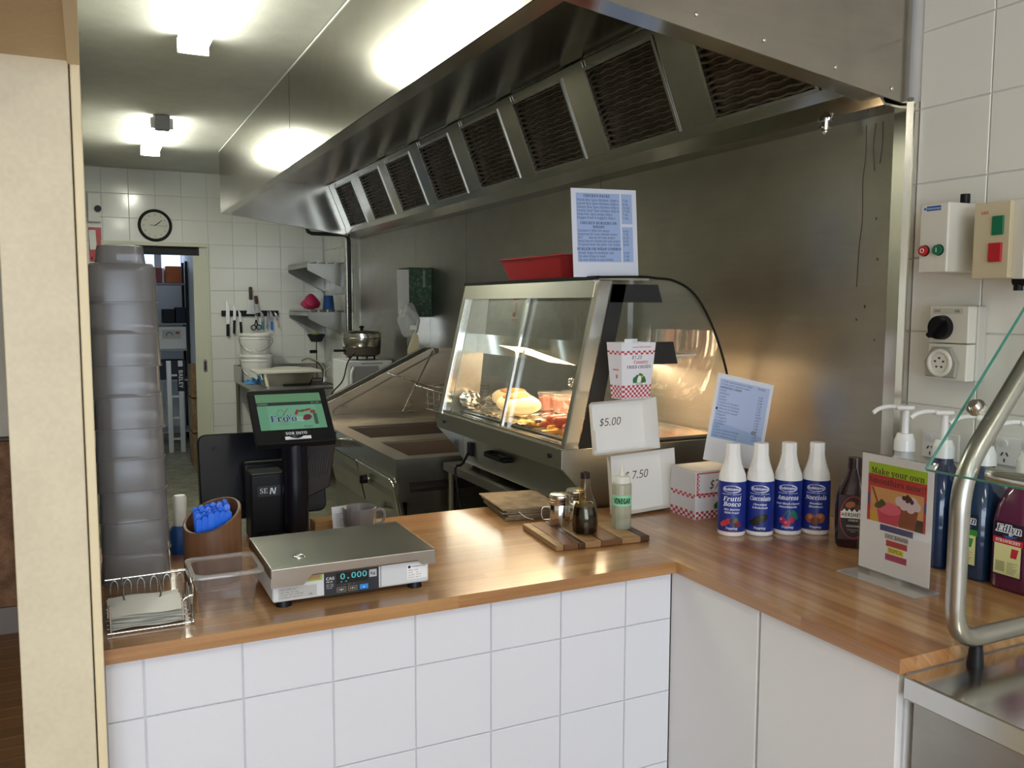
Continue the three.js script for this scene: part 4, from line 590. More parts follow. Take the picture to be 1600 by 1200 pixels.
// ---------------------------------------------------------------- scale
{
  const t = thing('weighing_scale', 'grey counter scale with a steel platter and a green digit display', 'scale', [.526, CT, -2.02]);
  for (const x of [-.155, .155]) for (const z of [-.085, .095]) part('foot', cyl(.016, .018, .014, x, .007, z), M.blackPlastic, t);
  part('body', rbox(.366, .056, .235, .006, 0, .042, 0), M.lightGrey, t);
  const plat = part('platter', [rbox(.382, .026, .288, .004, 0, .087, 0), prism([[-.191, .0], [-.12, .0], [-.10, .022], [-.191, .022]], .003, 0, 0, .056, .1425), prism([[.191, .01], [.155, .01], [.145, .022], [.191, .022]], .003, 0, 0, .056, .1425)], M.steel, t);
  const bub = part('bubble_level', [torus(.011, .003, -.115, .1005, .075, Math.PI / 2)], M.chrome, plat);
  const fz = .1178;
  const pan = canvasTex(720, 400, (g) => {
    g.fillStyle = '#2b2e35'; g.fillRect(0, 0, 720, 400); g.fillStyle = '#d9dadc'; g.font = 'bold 62px sans-serif'; g.fillText('CAS', 24, 148, 130); g.font = 'bold 34px sans-serif'; g.fillText('PD-II', 28, 190, 120); g.font = '22px sans-serif'; g.fillText('Max 15kg', 28, 230); g.fillText('Min 100g', 28, 258); g.fillText('e=d=5g', 28, 286);
    g.fillStyle = '#060708'; g.fillRect(156, 60, 420, 170); g.fillStyle = '#5fd6d8'; g.font = 'bold 120px monospace'; g.textAlign = 'right'; g.fillText('0.000', 566, 160); g.fillRect(214, 196, 20, 12); g.fillRect(276, 196, 20, 12); g.textAlign = 'center';
    g.fillStyle = '#b9bcc0'; g.fillRect(592, 66, 100, 120); g.fillStyle = '#222'; g.font = 'bold 60px sans-serif'; g.fillText('kg', 642, 146);
    g.strokeStyle = '#b9a86a'; g.lineWidth = 5; g.strokeRect(168, 292, 110, 70); g.strokeRect(316, 292, 110, 70); g.fillStyle = '#e8e4d0'; g.font = 'bold 46px sans-serif'; g.fillText('>0<', 223, 344); g.fillText('>T<', 371, 344); g.fillStyle = '#2f8fe0'; g.fillRect(466, 286, 110, 76); g.fillStyle = '#eaf4ff'; g.fillText('*', 521, 356); g.fillStyle = '#9a9ca0'; g.font = '20px sans-serif'; g.fillText('0        NET      PT', 330, 262);
  });
  const p = printPart('control_panel', .128, .058, pan, t, [-.005, .043, fz + .0008], [0, 0, 0], { roughness: .3 });
  printPart('rating_plate', .085, .026, canvasTex(340, 104, (g) => { g.fillStyle = '#b9b7b2'; g.fillRect(0, 0, 340, 104); g.fillStyle = '#55534f'; g.font = '17px sans-serif'; g.fillText('PD-II   SERIAL NO', 20, 24); g.fillText('Max 15kg   Min 100g', 20, 48); g.fillText('AC 240V  50Hz  APPROVED', 20, 70); g.fillText('Certified for trade use  N', 20, 92); g.font = 'bold 26px serif'; g.fillText('CE', 268, 92); }), t, [-.128, .033, fz + .0006], [0, 0, 0], { roughness: .4 });
  part('level_window', [box(.05, .018, .003, -.098, .063, fz)], M.yellowGreen, t); part('level_window_glass', box(.040, .010, .004, -.098, .063, fz + .0005), M.woodPale, t);
  printPart('service_label', .05, .036, canvasTex(260, 190, (g) => { g.fillStyle = '#f0efee'; g.fillRect(0, 0, 260, 190); g.fillStyle = '#1d1d1f'; g.beginPath(); g.arc(30, 34, 18, 0, 7); g.fill(); g.font = 'bold 22px sans-serif'; g.fillText('CASHMASTER LABEL', 56, 40, 190); g.font = '20px sans-serif'; g.fillText('Verifier   NCW', 14, 84); g.fillText('Test by        AH', 14, 114); g.fillText('Cert date   12/5/16', 14, 144); g.fillText('Next due   May 18', 14, 174); }), t, [.153, .044, fz + .0006], [0, 0, 0], { roughness: .6 });
  part('seam', box(.002, .05, .002, .064, .043, fz), M.greyPlastic, t);
}
// ---------------------------------------------------------------- left end of the counter
{ // tall stack of upturned tubs
  const w = .152, d = .25, r = .035, tubGeo = merged(loft([ringRect(w + .004, d + .004, r, .0), ringRect(w + .004, d + .004, r, .003), ringRect(w, d, r, .004), ringRect(w - .004, d - .004, r, .075), ringRect(w - .006, d - .006, r * .95, .086), ringRect(w - .016, d - .016, r * .9, .093), ringRect(w - .06, d - .06, r * .6, .095)], false, true)); const nth = ['lowest', 'second', 'third', 'fourth', 'fifth', 'sixth', 'seventh', 'eighth', 'ninth', 'tenth'];
  for (let k = 0; k < 10; k++) { const m = solo('container', `grey translucent container upturned in the tall stack by the post, ${nth[k]}${k ? ' from the bottom' : ' of all'}`, 'container', tubGeo.clone(), M.smokyPlastic, [.0865 - .0012 * k + (k % 3 - 1) * .001, CT + .001 + k * .0747, -2.345 + (k % 2) * .003], (k % 2 ? .012 : -.008), 'containers in the tall stack', true); m.rotation.z = .006; }
  const s = merged(loft([ringRect(.11, .18, .02, 0), ringRect(.10, .17, .02, .04), ringRect(.06, .13, .01, .043)], false, true)); solo('container', 'smaller clear container upturned on top of the tall stack', 'container', s, M.smokyPlastic, [.074, CT + .001 + 9 * .0747 + .0945, -2.33], 0, undefined, true);
}
{ const t = thing('wire_basket', 'chrome wire napkin basket next to the cream post', 'basket', [0, CT, 0]);
  const x0 = .012, x1 = .176, zb = -2.05, zf = -1.892, r = .0016, w = [];
  part('top_rail', [tube([[x0, .07, zb], [x1 + .004, .072, zb]], .003, 0, 8), tube([[x1 + .004, .072, zb], [x1 + .006, .06, (zb + zf) / 2], [x1, .004, zf]], .0035, 0, 8)], M.chrome, t);
  for (let i = 0; i < 6; i++) { const x = x0 + .012 + i * .027; w.push(tube([[x, .004, zb], [x, .06, zb], [x + .006, .067, zb], [x + .012, .06, zb], [x + .012, .004, zb]], r, 0, 6)); }
  for (let i = 0; i < 7; i++) { const z = zb + i * .026; w.push(rod([x0, .004, z], [x1, .004, z], r, 6)); } for (let i = 0; i < 6; i++) { const x = x0 + .01 + i * .031; w.push(rod([x, .002, zb], [x, .002, zf], r, 6)); }
  for (let i = 0; i < 4; i++) { const z = zb + .02 + i * .035; w.push(rod([x1, .004, z], [x1 + .003, .05, z], r, 6)); }
  part('wires', w, M.wire, t); part('front_rail', [rod([x0, .004, zf], [x1, .004, zf], .0025), rod([.018, .003, zf], [.018, .062, zf], .0025), tube([[.158, .003, zf - .012], [.158, .05, zf - .012], [.166, .056, zf - .012], [x1 + .002, .056, zf - .014]], .0028, .006, 8)], M.chrome, t); part('foot_ball', ball(.005, x1, .005, zf, 1, 1, 1, 0, 0, 0, 12), M.chrome, t);
  const arm = part('napkin_weight', [tube([[.045, .072, zb], [.048, .06, zb + .02], [.048, .036, zb + .045], [.056, .029, zb + .06], [.088, .029, zb + .068], [.105, .027, zb + .09], [.096, .026, zb + .104], [.084, .027, zb + .094], [.090, .029, zb + .07], [.118, .033, zb + .055], [.122, .05, zb + .03], [.116, .071, zb]], .002, 0, 6, false, 90)], M.wire, t); }
{ const r0 = rng(14), sheetN = (k) => { const g = new THREE.PlaneGeometry(.142, .135, 16, 16); g.rotateX(-Math.PI / 2); const p = g.attributes.position; for (let i = 0; i < p.count; i++) { const x = p.getX(i), z = p.getZ(i); p.setY(i, .0015 * Math.sin(x * 60 + k) * Math.cos(z * 45 + k * 2)); } g.computeVertexNormals(); return g; };
  for (let k = 0; k < 7; k++) { const m = solo('paper_napkin', k === 6 ? 'top white paper napkin under the wire weight of the basket' : 'white paper napkin in the pile held by the wire basket', 'napkin', sheetN(k), M.napkin, [.088 + (r0() - .5) * .006, CT + .008 + k * .0045, -1.966 + (r0() - .5) * .008], (r0() - .5) * .1, 'napkins in the wire basket'); } }
{ const t = thing('clear_tub', 'empty clear plastic tub beside the scale', 'tub', [.25, CT, -1.962]);
  part('shell', loft([ringRect(.112, .118, .02, .001), ringRect(.122, .128, .022, .062), ringRect(.128, .134, .024, .064), ringRect(.132, .138, .026, .094)], true, false), M.clearPlastic, t);
  part('rim', loft([ringRect(.132, .138, .026, .094), ringRect(.132, .138, .026, .100), ringRect(.150, .162, .02, .100), ringRect(.153, .165, .02, .096), ringRect(.153, .165, .02, .0945)], false, false), M.clearRim, t); }
{ const t = thing('spoon_holder', 'slant cut round wooden holder full of blue spoons', 'holder', [.255, CT, -2.19]);
  const R1 = .068, R2 = .06, n = 48, top = (a) => .160 + .030 * Math.cos(a + 0.75), ring = (r, f) => [...Array(n)].map((_, i) => { const a = -i / n * Math.PI * 2; return [r * Math.cos(a), f(a), r * Math.sin(a)]; });
  part('cup', loft([ring(R1 * .97, () => 0), ring(R1, () => .01), ring(R1, (a) => top(a) - .002), ring(R1 - .002, top), ring(R2 + .001, top), ring(R2, (a) => top(a) - .003), ring(R2, () => .012)], true, true), M.woodBrown, t); }
{ const q = rng(33), spoon = (() => { const s = new THREE.Shape(); s.moveTo(-.0055, -.08); s.lineTo(.0055, -.08); s.lineTo(.0075, .022); s.absarc(0, .022, .0075, 0, Math.PI); s.lineTo(-.0055, -.08); return merged(shapeGeo(s, .0045, .001, 8)); })();
  for (let i = 0; i < 24; i++) { const m = solo('plastic_spoon', 'bright blue plastic spoon standing in the slanted wooden holder', 'spoon', spoon.clone(), M.blue, [0, 0, 0], 0, 'blue spoons in the wooden holder', true); const row = i % 4, col = Math.floor(i / 4), x = -.034 + col * .0135, z = -.03 + row * .02; m.position.set(.255 + x, CT + .142 + .030 * ((x - z) / .07) * .55 + q() * .010, -2.19 + z); m.rotation.set(.10 * (q() - .5) - .05, .5 * (q() - .5), -.10 * (q() - .3)); } }
{ const t = thing('spray_bottle', 'white topped bottle with a dark blue body behind the tub stack', 'bottle', [.205, CT, -2.47]); part('body', lathe([[0, 0], [.028, 0], [.03, .01], [.03, .06], [.02, .075], [0, .075]], 24), M.blueCup, t); part('cap', lathe([[0, .075], [.017, .075], [.018, .08], [.018, .15], [.014, .157], [0, .158]], 24), M.vinegarCap, t); }
solo('card_reader', 'dark payment keypad behind the wooden spoon holder', 'card reader', [rbox(.075, .03, .13, .008, 0, .06, 0, .35), rbox(.06, .05, .08, .006, 0, .025, -.01)], M.blackPlastic, [.30, CT, -2.36]);
{ const t = thing('mug', 'grey ceramic mug behind the scale platter', 'mug', [.70, CT, -2.46]); part('cup', lathe([[0, .0], [.036, 0], [.041, .006], [.047, .03], [.050, .076], [.0485, .078], [.046, .075], [.043, .03], [.036, .008], [0, .007]], 40), M.orangeGrey, t); part('handle', tube([[.047, .062, 0], [.066, .063, 0], [.076, .05, 0], [.072, .03, 0], [.048, .02, 0]], .0052, 0, 8), M.orangeGrey, t); }
solo('wood_block', 'small pale wooden block at the back edge of the counter', 'block', rbox(.11, .03, .05, .003, 0, .015, 0), M.woodPale, [.635, CT, -2.555], .1);
{ const t = thing('receipt', 'white paper receipt standing against the grey mug', 'receipt', [.65, CT, -2.50], .2); part('slip', box(.045, .075, .001, 0, .0375, 0, -.15), M.paper, t); const p = printPart('print', .036, .05, canvasTex(72, 100, (g) => { g.fillStyle = '#eef0f4'; g.fillRect(0, 0, 72, 100); g.fillStyle = '#8f949c'; const q = rng(2); for (let i = 0; i < 9; i++) g.fillRect(8, 12 + i * 9, 20 + q() * 34, 3); }), t, [0, .036, .007], [-.15, 0, 0]); }
// ---------------------------------------------------------------- middle of the counter
{ const a = [1.262, -2.505], bagG = merged(prism([[-.095, -.125], [.095, -.125], [.095, .125], [-.095, .125]], .006, .0015, 0, 0, 0, -Math.PI / 2));
  for (let k = 0; k < 6; k++) { const m = solo('paper_bag', k === 5 ? 'brown paper bag topmost of the pile by the condiment board' : 'brown paper bag in the pile by the condiment board', 'paper bag', bagG.clone(), M.kraft, [a[0] - .004 * k * (k % 2), CT + .004 + k * .0066, a[1] + .003 * (k % 3)], -.16 + .02 * (k % 3), 'paper bags in the pile', true); if (k === 5) delete m.userData.group; m.rotation.z = -.002 * k; }
  solo('bag_string', 'loop of white string hanging from the paper bag pile', 'string', tube([[1.185, CT + .03, -2.378], [1.20, CT + .016, -2.362], [1.225, CT + .006, -2.36], [1.235, CT + .004, -2.38]], .0012, 0, 5), M.napkin); }
{ const t = thing('serving_board', 'striped acacia board under the shakers and sauce bottles', 'board', [1.283, CT, -2.145], -.10);
  const mats = [M.woodPale, M.woodAcacia, M.woodDark, M.woodPale, M.woodAcacia, M.woodPale, M.woodDark], xs = [-.145, -.12, -.075, -.055, -.005, .06, .12, .15]; for (let i = 0; i < 7; i++) part('strip', rbox(xs[i + 1] - xs[i], .018, .255 - (i > 4 ? (i - 4) * .03 : 0), .004, (xs[i] + xs[i + 1]) / 2, .009, (i > 4 ? (i - 4) * .012 : 0), 0, 0, 0, 1), mats[i], t); }
const BT = CT + .018;
function shaker(label, x, z, ang) { const t = thing('shaker', label, 'shaker', [x, BT, z]); part('body', lathe([[0, 0], [.029, 0], [.0305, .003], [.0305, .066], [.0295, .068], [0, .068]], 36), M.chrome, t); part('lid', lathe([[.0315, .064], [.032, .067], [.032, .072], [.031, .073], [.032, .075], [.032, .080], [.031, .081], [.032, .083], [.032, .088], [.028, .094], [0, .096]], 36), M.steelBright, t); part('handle', tube([[-.03, .055, 0], [-.05, .055, 0], [-.055, .04, 0], [-.05, .02, 0], [-.03, .018, 0]], .002, 0, 6), M.wire, t); t.rotation.y = ang; return t; }
shaker('steel shaker with a wire handle beside the soy bottle', 1.245, -2.225, -.3); shaker('second steel shaker half hidden behind the soy bottle', 1.322, -2.262, 2.6);
{ const t = thing('soy_sauce_bottle', 'glass bottle half full of dark soy sauce', 'bottle', [1.265, BT, -2.112]); const pr = [[0, .001], [.030, .001], [.036, .006], [.0375, .03], [.036, .06], [.031, .085], [.022, .11], [.0145, .135], [.012, .16], [.012, .168]]; part('glass', lathe(pr, 40), M.soyGlass, t); part('sauce', lathe([[0, .002], [.029, .002], [.0345, .007], [.036, .03], [.0345, .06], [.0305, .080], [0, .080]], 40), M.soy, t); part('cap', lathe([[.0135, .16], [.0135, .176], [.012, .178], [.007, .178], [.007, .172], [0, .172]], 24), M.brownPlastic, t); }
{ const t = thing('vinegar_bottle', 'clear squeeze bottle with a green handwritten vinegar label', 'bottle', [1.395, BT, -2.12]); part('body', lathe([[0, 0], [.027, 0], [.029, .004], [.029, .128], [.027, .134], [.024, .136]], 36), M.vinegar, t); part('cap', lathe([[0, .136], [.0255, .134], [.0255, .150], [.023, .154], [.008, .157], [.004, .186], [0, .186]], 32), M.vinegarCap, t);
  const lt = canvasTex(512, 128, (g) => { g.fillStyle = '#8fd3a6'; g.fillRect(0, 0, 512, 128); g.fillStyle = '#0c0d0c'; g.font = 'bold 84px sans-serif'; g.textAlign = 'center'; g.fillText('VINEGAR', 256, 94, 440); g.lineWidth = 5; g.strokeText('VINEGAR', 256, 96, 440); });
  part('label', curvedPrint(.0295, .032, -1.75, .75, 20, .085), std(0xffffff, .7, { map: lt }), t, true); }
function openBox(name, label, w, h, d, pos, rot, text) {
  const t = thing(name, label, 'box', pos); t.rotation.set(...rot); const f = .022;
  part('back_panel', box(w, h, .0015, 0, h / 2, -d), M.card, t);
  const wall = (pts) => { const g = new THREE.BufferGeometry(), p = []; const [a, b, c, e] = pts; p.push(...a, ...b, ...c, ...a, ...c, ...e); g.setAttribute('position', new THREE.Float32BufferAttribute(p, 3)); g.computeVertexNormals(); const g2 = g.clone(); g2.translate(0, 0, -.0008); return g; };
  const W = w / 2, o = f;
  for (const [n, p] of [['side_panel', [[-W, 0, -d], [-W, h, -d], [-W - o, h + o * .4, 0], [-W - o, -o * .0, 0]]], ['side_panel', [[W, 0, -d], [W, h, -d], [W + o, h + o * .4, 0], [W + o, 0, 0]]], ['side_panel', [[-W, h, -d], [W, h, -d], [W + o, h + o * .4, 0], [-W - o, h + o * .4, 0]]], ['side_panel', [[-W, 0, -d], [W, 0, -d], [W + o, 0, 0], [-W - o, 0, 0]]]]) part(n, wall(p), M.card, t);
  part('tuck_flap', [box(.002, h * .4, .02, -W - o - .001, h * .3, .004)], M.card, t);
  const tt = canvasTex(256, 128, (g) => { g.fillStyle = '#e9e6df'; g.fillRect(0, 0, 256, 128); g.fillStyle = '#26262a'; g.font = 'italic 84px sans-serif'; g.fillText(text, 10, 92, 236); });
  printPart('handwritten_price', w * .5, w * .25, tt, t, [text.length > 5 ? w * .02 : -w * .12, h * .62, -d + .0014], [0, 0, 0], { roughness: .75 }); return t;
}
openBox('cardboard_box', 'open white card box marked 7 50 leaning at the counter back', .215, .185, .05, [1.60, CT + .009, -2.285], [-.09, .06, .03], '$ 7.50');
openBox('cardboard_box', 'open white card box marked 5 00 on top of the other box', .205, .158, .05, [1.53, CT + .208, -2.29], [-.12, .02, .03], '$5.00');
const checks = (g, x, y, w, h, s, sy = s * .72) => { g.fillStyle = '#c23a44'; for (let j = 0; j * sy < h - 1; j++) for (let i = 0; i * s < w - 1; i++) if ((i + j) % 2 === 0) g.fillRect(x + i * s, y + j * sy, Math.min(s, w - i * s), Math.min(sy, h - j * sy)); };
const drawFarm = (g, x, y, s) => { g.save(); g.translate(x, y); g.scale(s, s); g.fillStyle = '#2f7a3c'; for (const [a, b, r] of [[-50, 10, 26], [-30, -8, 22], [40, 8, 28], [20, -16, 20], [60, 18, 18], [0, -26, 16]]) { g.beginPath(); g.arc(a, b, r, 0, 7); g.fill(); } g.fillStyle = '#f4f4f0'; g.beginPath(); g.ellipse(-2, 6, 24, 30, 0, 0, 7); g.fill(); g.fillStyle = '#e0b030'; g.fillRect(18, -22, 24, 12); g.fillStyle = '#f4f2ee'; g.fillRect(-72, 30, 146, 18); g.strokeStyle = '#2a2a2a'; g.lineWidth = 2; g.strokeRect(-72, 30, 146, 18); g.fillStyle = '#b03038'; g.font = 'bold 13px serif'; g.textAlign = 'center'; g.fillText('FARM FRESH', 0, 44); g.restore(); };
{ const t = thing('chicken_carton', 'tapered red checked fried chicken carton on top of the boxes', 'carton', [1.555, CT + .377, -2.32], .08);
  const bw = .11, bd = .055, tw = .138, td = .075, h = .178;
  part('carton', loft([ringRect(bw, bd, .002, 0, 0, 0, 1), ringRect(tw, td, .002, h, 0, 0, 1), ringRect(tw - .003, td - .003, .002, h, 0, 0, 1), ringRect(bw - .003, bd - .003, .002, .003, 0, 0, 1)], true, true), M.paper, t);
  part('tuck_tab', box(.03, .012, .0012, -tw * .3, h + .005, td / 2 - .001), M.paper, t); part('tuck_tab', box(.05, .010, .0012, tw * .2, h + .004, -td / 2 + .002), M.paper, t);
  const ft = canvasTex(512, 660, (g, w, hh) => { g.fillStyle = '#eceaf0'; g.fillRect(0, 0, w, hh); checks(g, 0, 96, w, 44, 40, 22); checks(g, 0, 505, w, 160, 40); g.textAlign = 'center'; g.fillStyle = '#b33a40'; g.font = 'bold 22px serif'; g.fillText('Country FRIED CHICKEN', 300, 60); g.fillStyle = '#26262a'; g.font = 'italic 60px sans-serif'; g.fillText('$1.20', 220, 195); g.fillStyle = '#c23540'; g.font = 'bold 56px serif'; g.fillText('Country', 290, 250); g.fillStyle = '#18181a'; g.font = 'bold 48px serif'; g.fillText('FRIED CHICKEN', 270, 305, 420); drawFarm(g, 280, 430, 1.6); });
  const quad = (a, b, c, d) => { const g = new THREE.BufferGeometry(); g.setAttribute('position', new THREE.Float32BufferAttribute([...a, ...b, ...c, ...a, ...c, ...d], 3)); g.setAttribute('uv', new THREE.Float32BufferAttribute([0, 0, 1, 0, 1, 1, 0, 0, 1, 1, 0, 1], 2)); g.computeVertexNormals(); return g; };
  const e = .0008; part('front_print', quad([-bw / 2, .002, bd / 2 + e], [bw / 2, .002, bd / 2 + e], [tw / 2, h, td / 2 + e], [-tw / 2, h, td / 2 + e]), std(0xffffff, .6, { map: ft }), t, true);
  const st = canvasTex(256, 660, (g, w, hh) => { g.fillStyle = '#e6e4ee'; g.fillRect(0, 0, w, hh); checks(g, 0, 96, w, 44, 40, 22); checks(g, 0, 505, w, 160, 40); g.fillStyle = '#c98088'; g.font = 'bold 40px sans-serif'; g.textAlign = 'center'; g.beginPath(); g.arc(140, 400, 26, 0, 7); g.fill(); g.fillRect(70, 312, 120, 16); });
  part('side_print', quad([-bw / 2 - e, .002, -bd / 2], [-bw / 2 - e, .002, bd / 2], [-tw / 2 - e, h, td / 2], [-tw / 2 - e, h, -td / 2]), std(0xffffff, .6, { map: st }), t, true);
  // the checked lunch box
  const b = thing('lunch_box', 'low red checked cardboard lunch box under the price sheet', 'box', [1.775, CT, -2.215]); const W = .17, H = .152, D = .13;
  part('box', rbox(W, H, D, .002, 0, H / 2, 0), M.card, b); part('lid_flap', [box(W - .006, .002, D + .004, 0, H + .002, 0, .0), box(W - .006, .03, .0012, 0, H - .013, -D / 2 - .001)], M.card, b);
  const lf = canvasTex(512, 400, (g, w, hh) => { g.fillStyle = '#ece8ec'; g.fillRect(0, 0, w, hh); checks(g, 0, 180, w, 36, 28, 18); checks(g, 0, 334, w, 66, 30); g.strokeStyle = '#c23a44'; g.lineWidth = 10; g.strokeRect(8, 8, w - 16, 180); checks(g, 8, 8, 26, 180, 13, 18); g.fillStyle = '#26262a'; g.font = 'italic 110px sans-serif'; g.fillText('$7.00', 150, 150); drawFarm(g, 300, 290, 1.1); });
  printPart('front_print', W - .004, H - .004, lf, b, [0, H / 2, D / 2 + .0008]);
  const ls = canvasTex(256, 300, (g, w, hh) => { g.fillStyle = '#dcd8d8'; g.fillRect(0, 0, w, hh); checks(g, 0, 140, w, 28, 24, 14); checks(g, 0, 250, w, 50, 26); }); printPart('side_print', D - .004, H - .004, ls, b, [-W / 2 - .0008, H / 2, 0], [0, -Math.PI / 2, 0]); }
{ // second price sheet
  const bl = V(1.770, 1.107, -2.219), br = V(1.968, 1.060, -2.17), tl = V(1.847, 1.385, -2.238), u = br.clone().sub(bl).normalize(), v0 = tl.clone().sub(bl), v = v0.clone().sub(u.clone().multiplyScalar(v0.dot(u))).normalize(), n = u.clone().cross(v);
  const t = thing('menu_sheet', 'tilted blue price list sheet resting on the checked lunch box', 'menu', bl.toArray()); t.quaternion.setFromRotationMatrix(new THREE.Matrix4().makeBasis(u, v, n));
  part('sheet', box(.205, .288, .001, .1025, .144, 0), M.paper, t);
  const m2 = canvasTex(480, 690, (g, w, h) => { g.fillStyle = '#e9ebf3'; g.fillRect(0, 0, w, h); g.fillStyle = '#bccbee'; g.fillRect(24, 36, 430, 470); g.fillStyle = '#a3bbe2'; g.beginPath(); g.moveTo(24, 370); g.lineTo(454, 430); g.lineTo(454, 506); g.lineTo(24, 506); g.fill(); g.fillStyle = '#4a5480'; g.font = 'italic 21px serif'; const L = ['1 Fish and minimum chips', '1 Fish and 2 potato cakes', '', 'small', 'Medium', 'Large', 'Family', '1 Piece of chicken', '2 Pieces of chicken', '3 Pieces of chicken', 'Chips gravy small', 'Nuggets', '3 nuggets', '6 nuggets', '1 potato', 'Corn', '1 Corn chicken burger', '1 Corn chicken wrap', 'Extra chicken breast']; L.forEach((s, i) => g.fillText(s, 36, 62 + i * 24)); g.fillStyle = '#22263c'; g.font = 'bold italic 22px serif'; g.fillText('CHIPPING CHIPS', 30, 112); g.font = 'italic 20px serif'; g.fillText('Drinks', 350, 62); ['3.50', '3.00', '4.00', '5.50', '7.95', '2.95', '4.95', '10.95', '2.95', '1.20', '5.95', '1.00', '2.60', '7.60', '2.45', '11.95'].forEach((s, i) => g.fillText(s, 366, 130 + i * 23)); g.fillStyle = '#0c0c10'; g.fillRect(26, 268, 16, 16); g.font = 'bold italic 34px serif'; g.fillText('65', 352, 420); });
  printPart('price_list', .203, .286, m2, t, [.1025, .144, .0011], [0, 0, 0], { roughness: .6 }); }
// ---------------------------------------------------------------- syrup bottles
function toppingBottle(label, x, z, title, sub, draw, foot, yaw) {
  const t = thing('topping_bottle', label, 'bottle', [x, CT, z], yaw);
  part('bottle', lathe([[0, 0], [.036, 0], [.0395, .003], [.0405, .012], [.0405, .162], [.0395, .165], [.0375, .182], [.036, .184], [.0355, .186], [.0325, .196], [.0315, .198], [.031, .200], [.0285, .209], [.0275, .211], [.027, .213], [.0245, .225]], 40), M.whiteGloss, t);
  part('cap', lathe([[.0245, .225], [.0235, .232], [.0222, .235], [.0218, .268], [.0205, .271], [0, .271]], 36), M.whiteGloss, t);
  const lt = canvasTex(900, 530, (g, w, h) => { g.fillStyle = '#1c2f86'; g.fillRect(0, 0, w, h); g.fillStyle = foot; g.beginPath(); g.ellipse(450, 540, 150, 22, 0, 0, 7); g.fill(); g.textAlign = 'center'; g.strokeStyle = '#eef0f8'; g.lineWidth = 5; g.beginPath(); g.ellipse(450, 76, 92, 36, 0, 0, 7); g.stroke(); g.lineWidth = 9; g.beginPath(); g.ellipse(456, 78, 88, 32, 0, -1.2, 1.5); g.stroke(); g.fillStyle = '#f4f5fa'; g.font = 'italic bold 40px sans-serif'; g.fillText('Rubicone', 445, 90, 170); g.font = 'italic 18px serif'; g.fillText('Ideal gelato - pasticceria', 450, 134); g.font = 'italic bold 64px serif'; title.forEach((s, i) => g.fillText(s, 452, 200 + i * 56, 225)); g.font = 'italic bold 28px serif'; sub.forEach((s, i) => g.fillText(s, 452, 200 + title.length * 50 + i * 34)); draw(g); g.fillStyle = '#f0f2fa'; g.font = 'italic bold 30px serif'; g.fillText('Topping', 452, 500); });
  part('label', curvedPrint(.0409, .148, -Math.PI, Math.PI, 40, .088), std(0xffffff, .35, { map: lt }), t, true); return t;
}
const dots = (g, list) => { for (const [x, y, r, c] of list) { g.fillStyle = c; g.beginPath(); g.arc(x, y, r, 0, 7); g.fill(); } };
toppingBottle('blue and white fruits of the forest topping bottle with red berries', 1.688, -1.978, ['Frutti', 'Bosco'], ['Mix Berries', 'Wild Fruit!'], (g) => dots(g, [[380, 440, 32, '#c53a3a'], [420, 415, 30, '#b03040'], [460, 410, 26, '#23262a'], [500, 425, 30, '#a83038'], [530, 450, 28, '#7a2c3c'], [350, 455, 24, '#d24a40'], [500, 395, 20, '#3c7a40'], [480, 450, 24, '#2c2c34']]), '#a02838', -.72);
toppingBottle('blue and white chocolate topping bottle with dark pods', 1.765, -1.945, ['Cioccolato'], ['Chocolate', 'Schokolade'], (g) => { g.fillStyle = '#1d2016'; g.beginPath(); g.ellipse(452, 400, 96, 48, -.5, 0, 7); g.ellipse(410, 430, 70, 34, -.2, 0, 7); g.fill(); dots(g, [[480, 370, 16, '#3b3a20'], [430, 400, 14, '#36341c']]); }, '#2a1a16', -.74);
toppingBottle('blue and white amarena topping bottle with three cherries', 1.848, -1.918, ['Amarena'], ['Sour Black Cherry', 'Sauerkirsche'], (g) => { g.strokeStyle = '#2c7c50'; g.lineWidth = 7; g.beginPath(); g.moveTo(400, 420); g.quadraticCurveTo(420, 330, 470, 312); g.quadraticCurveTo(470, 380, 440, 440); g.moveTo(470, 312); g.quadraticCurveTo(500, 360, 500, 410); g.stroke(); g.fillStyle = '#1f7a55'; g.beginPath(); g.ellipse(530, 360, 26, 58, -.5, 0, 7); g.fill(); dots(g, [[398, 418, 34, '#b02a48'], [498, 412, 32, '#b82c46'], [446, 452, 36, '#c23456'], [388, 408, 8, '#f0b0b8'], [436, 440, 8, '#f4b6c0']]); }, '#1c2f86', -.77);
toppingBottle('blue and white hazelnut topping bottle with brown nuts', 1.925, -1.884, ['Nocciola'], ['Hazelnut', 'Haselnuss'], (g) => dots(g, [[400, 400, 52, '#9c5638'], [500, 395, 54, '#a86040'], [450, 425, 44, '#7a3c24'], [400, 385, 22, '#c07c58'], [505, 375, 22, '#c98860']]), '#c07838', -.8);
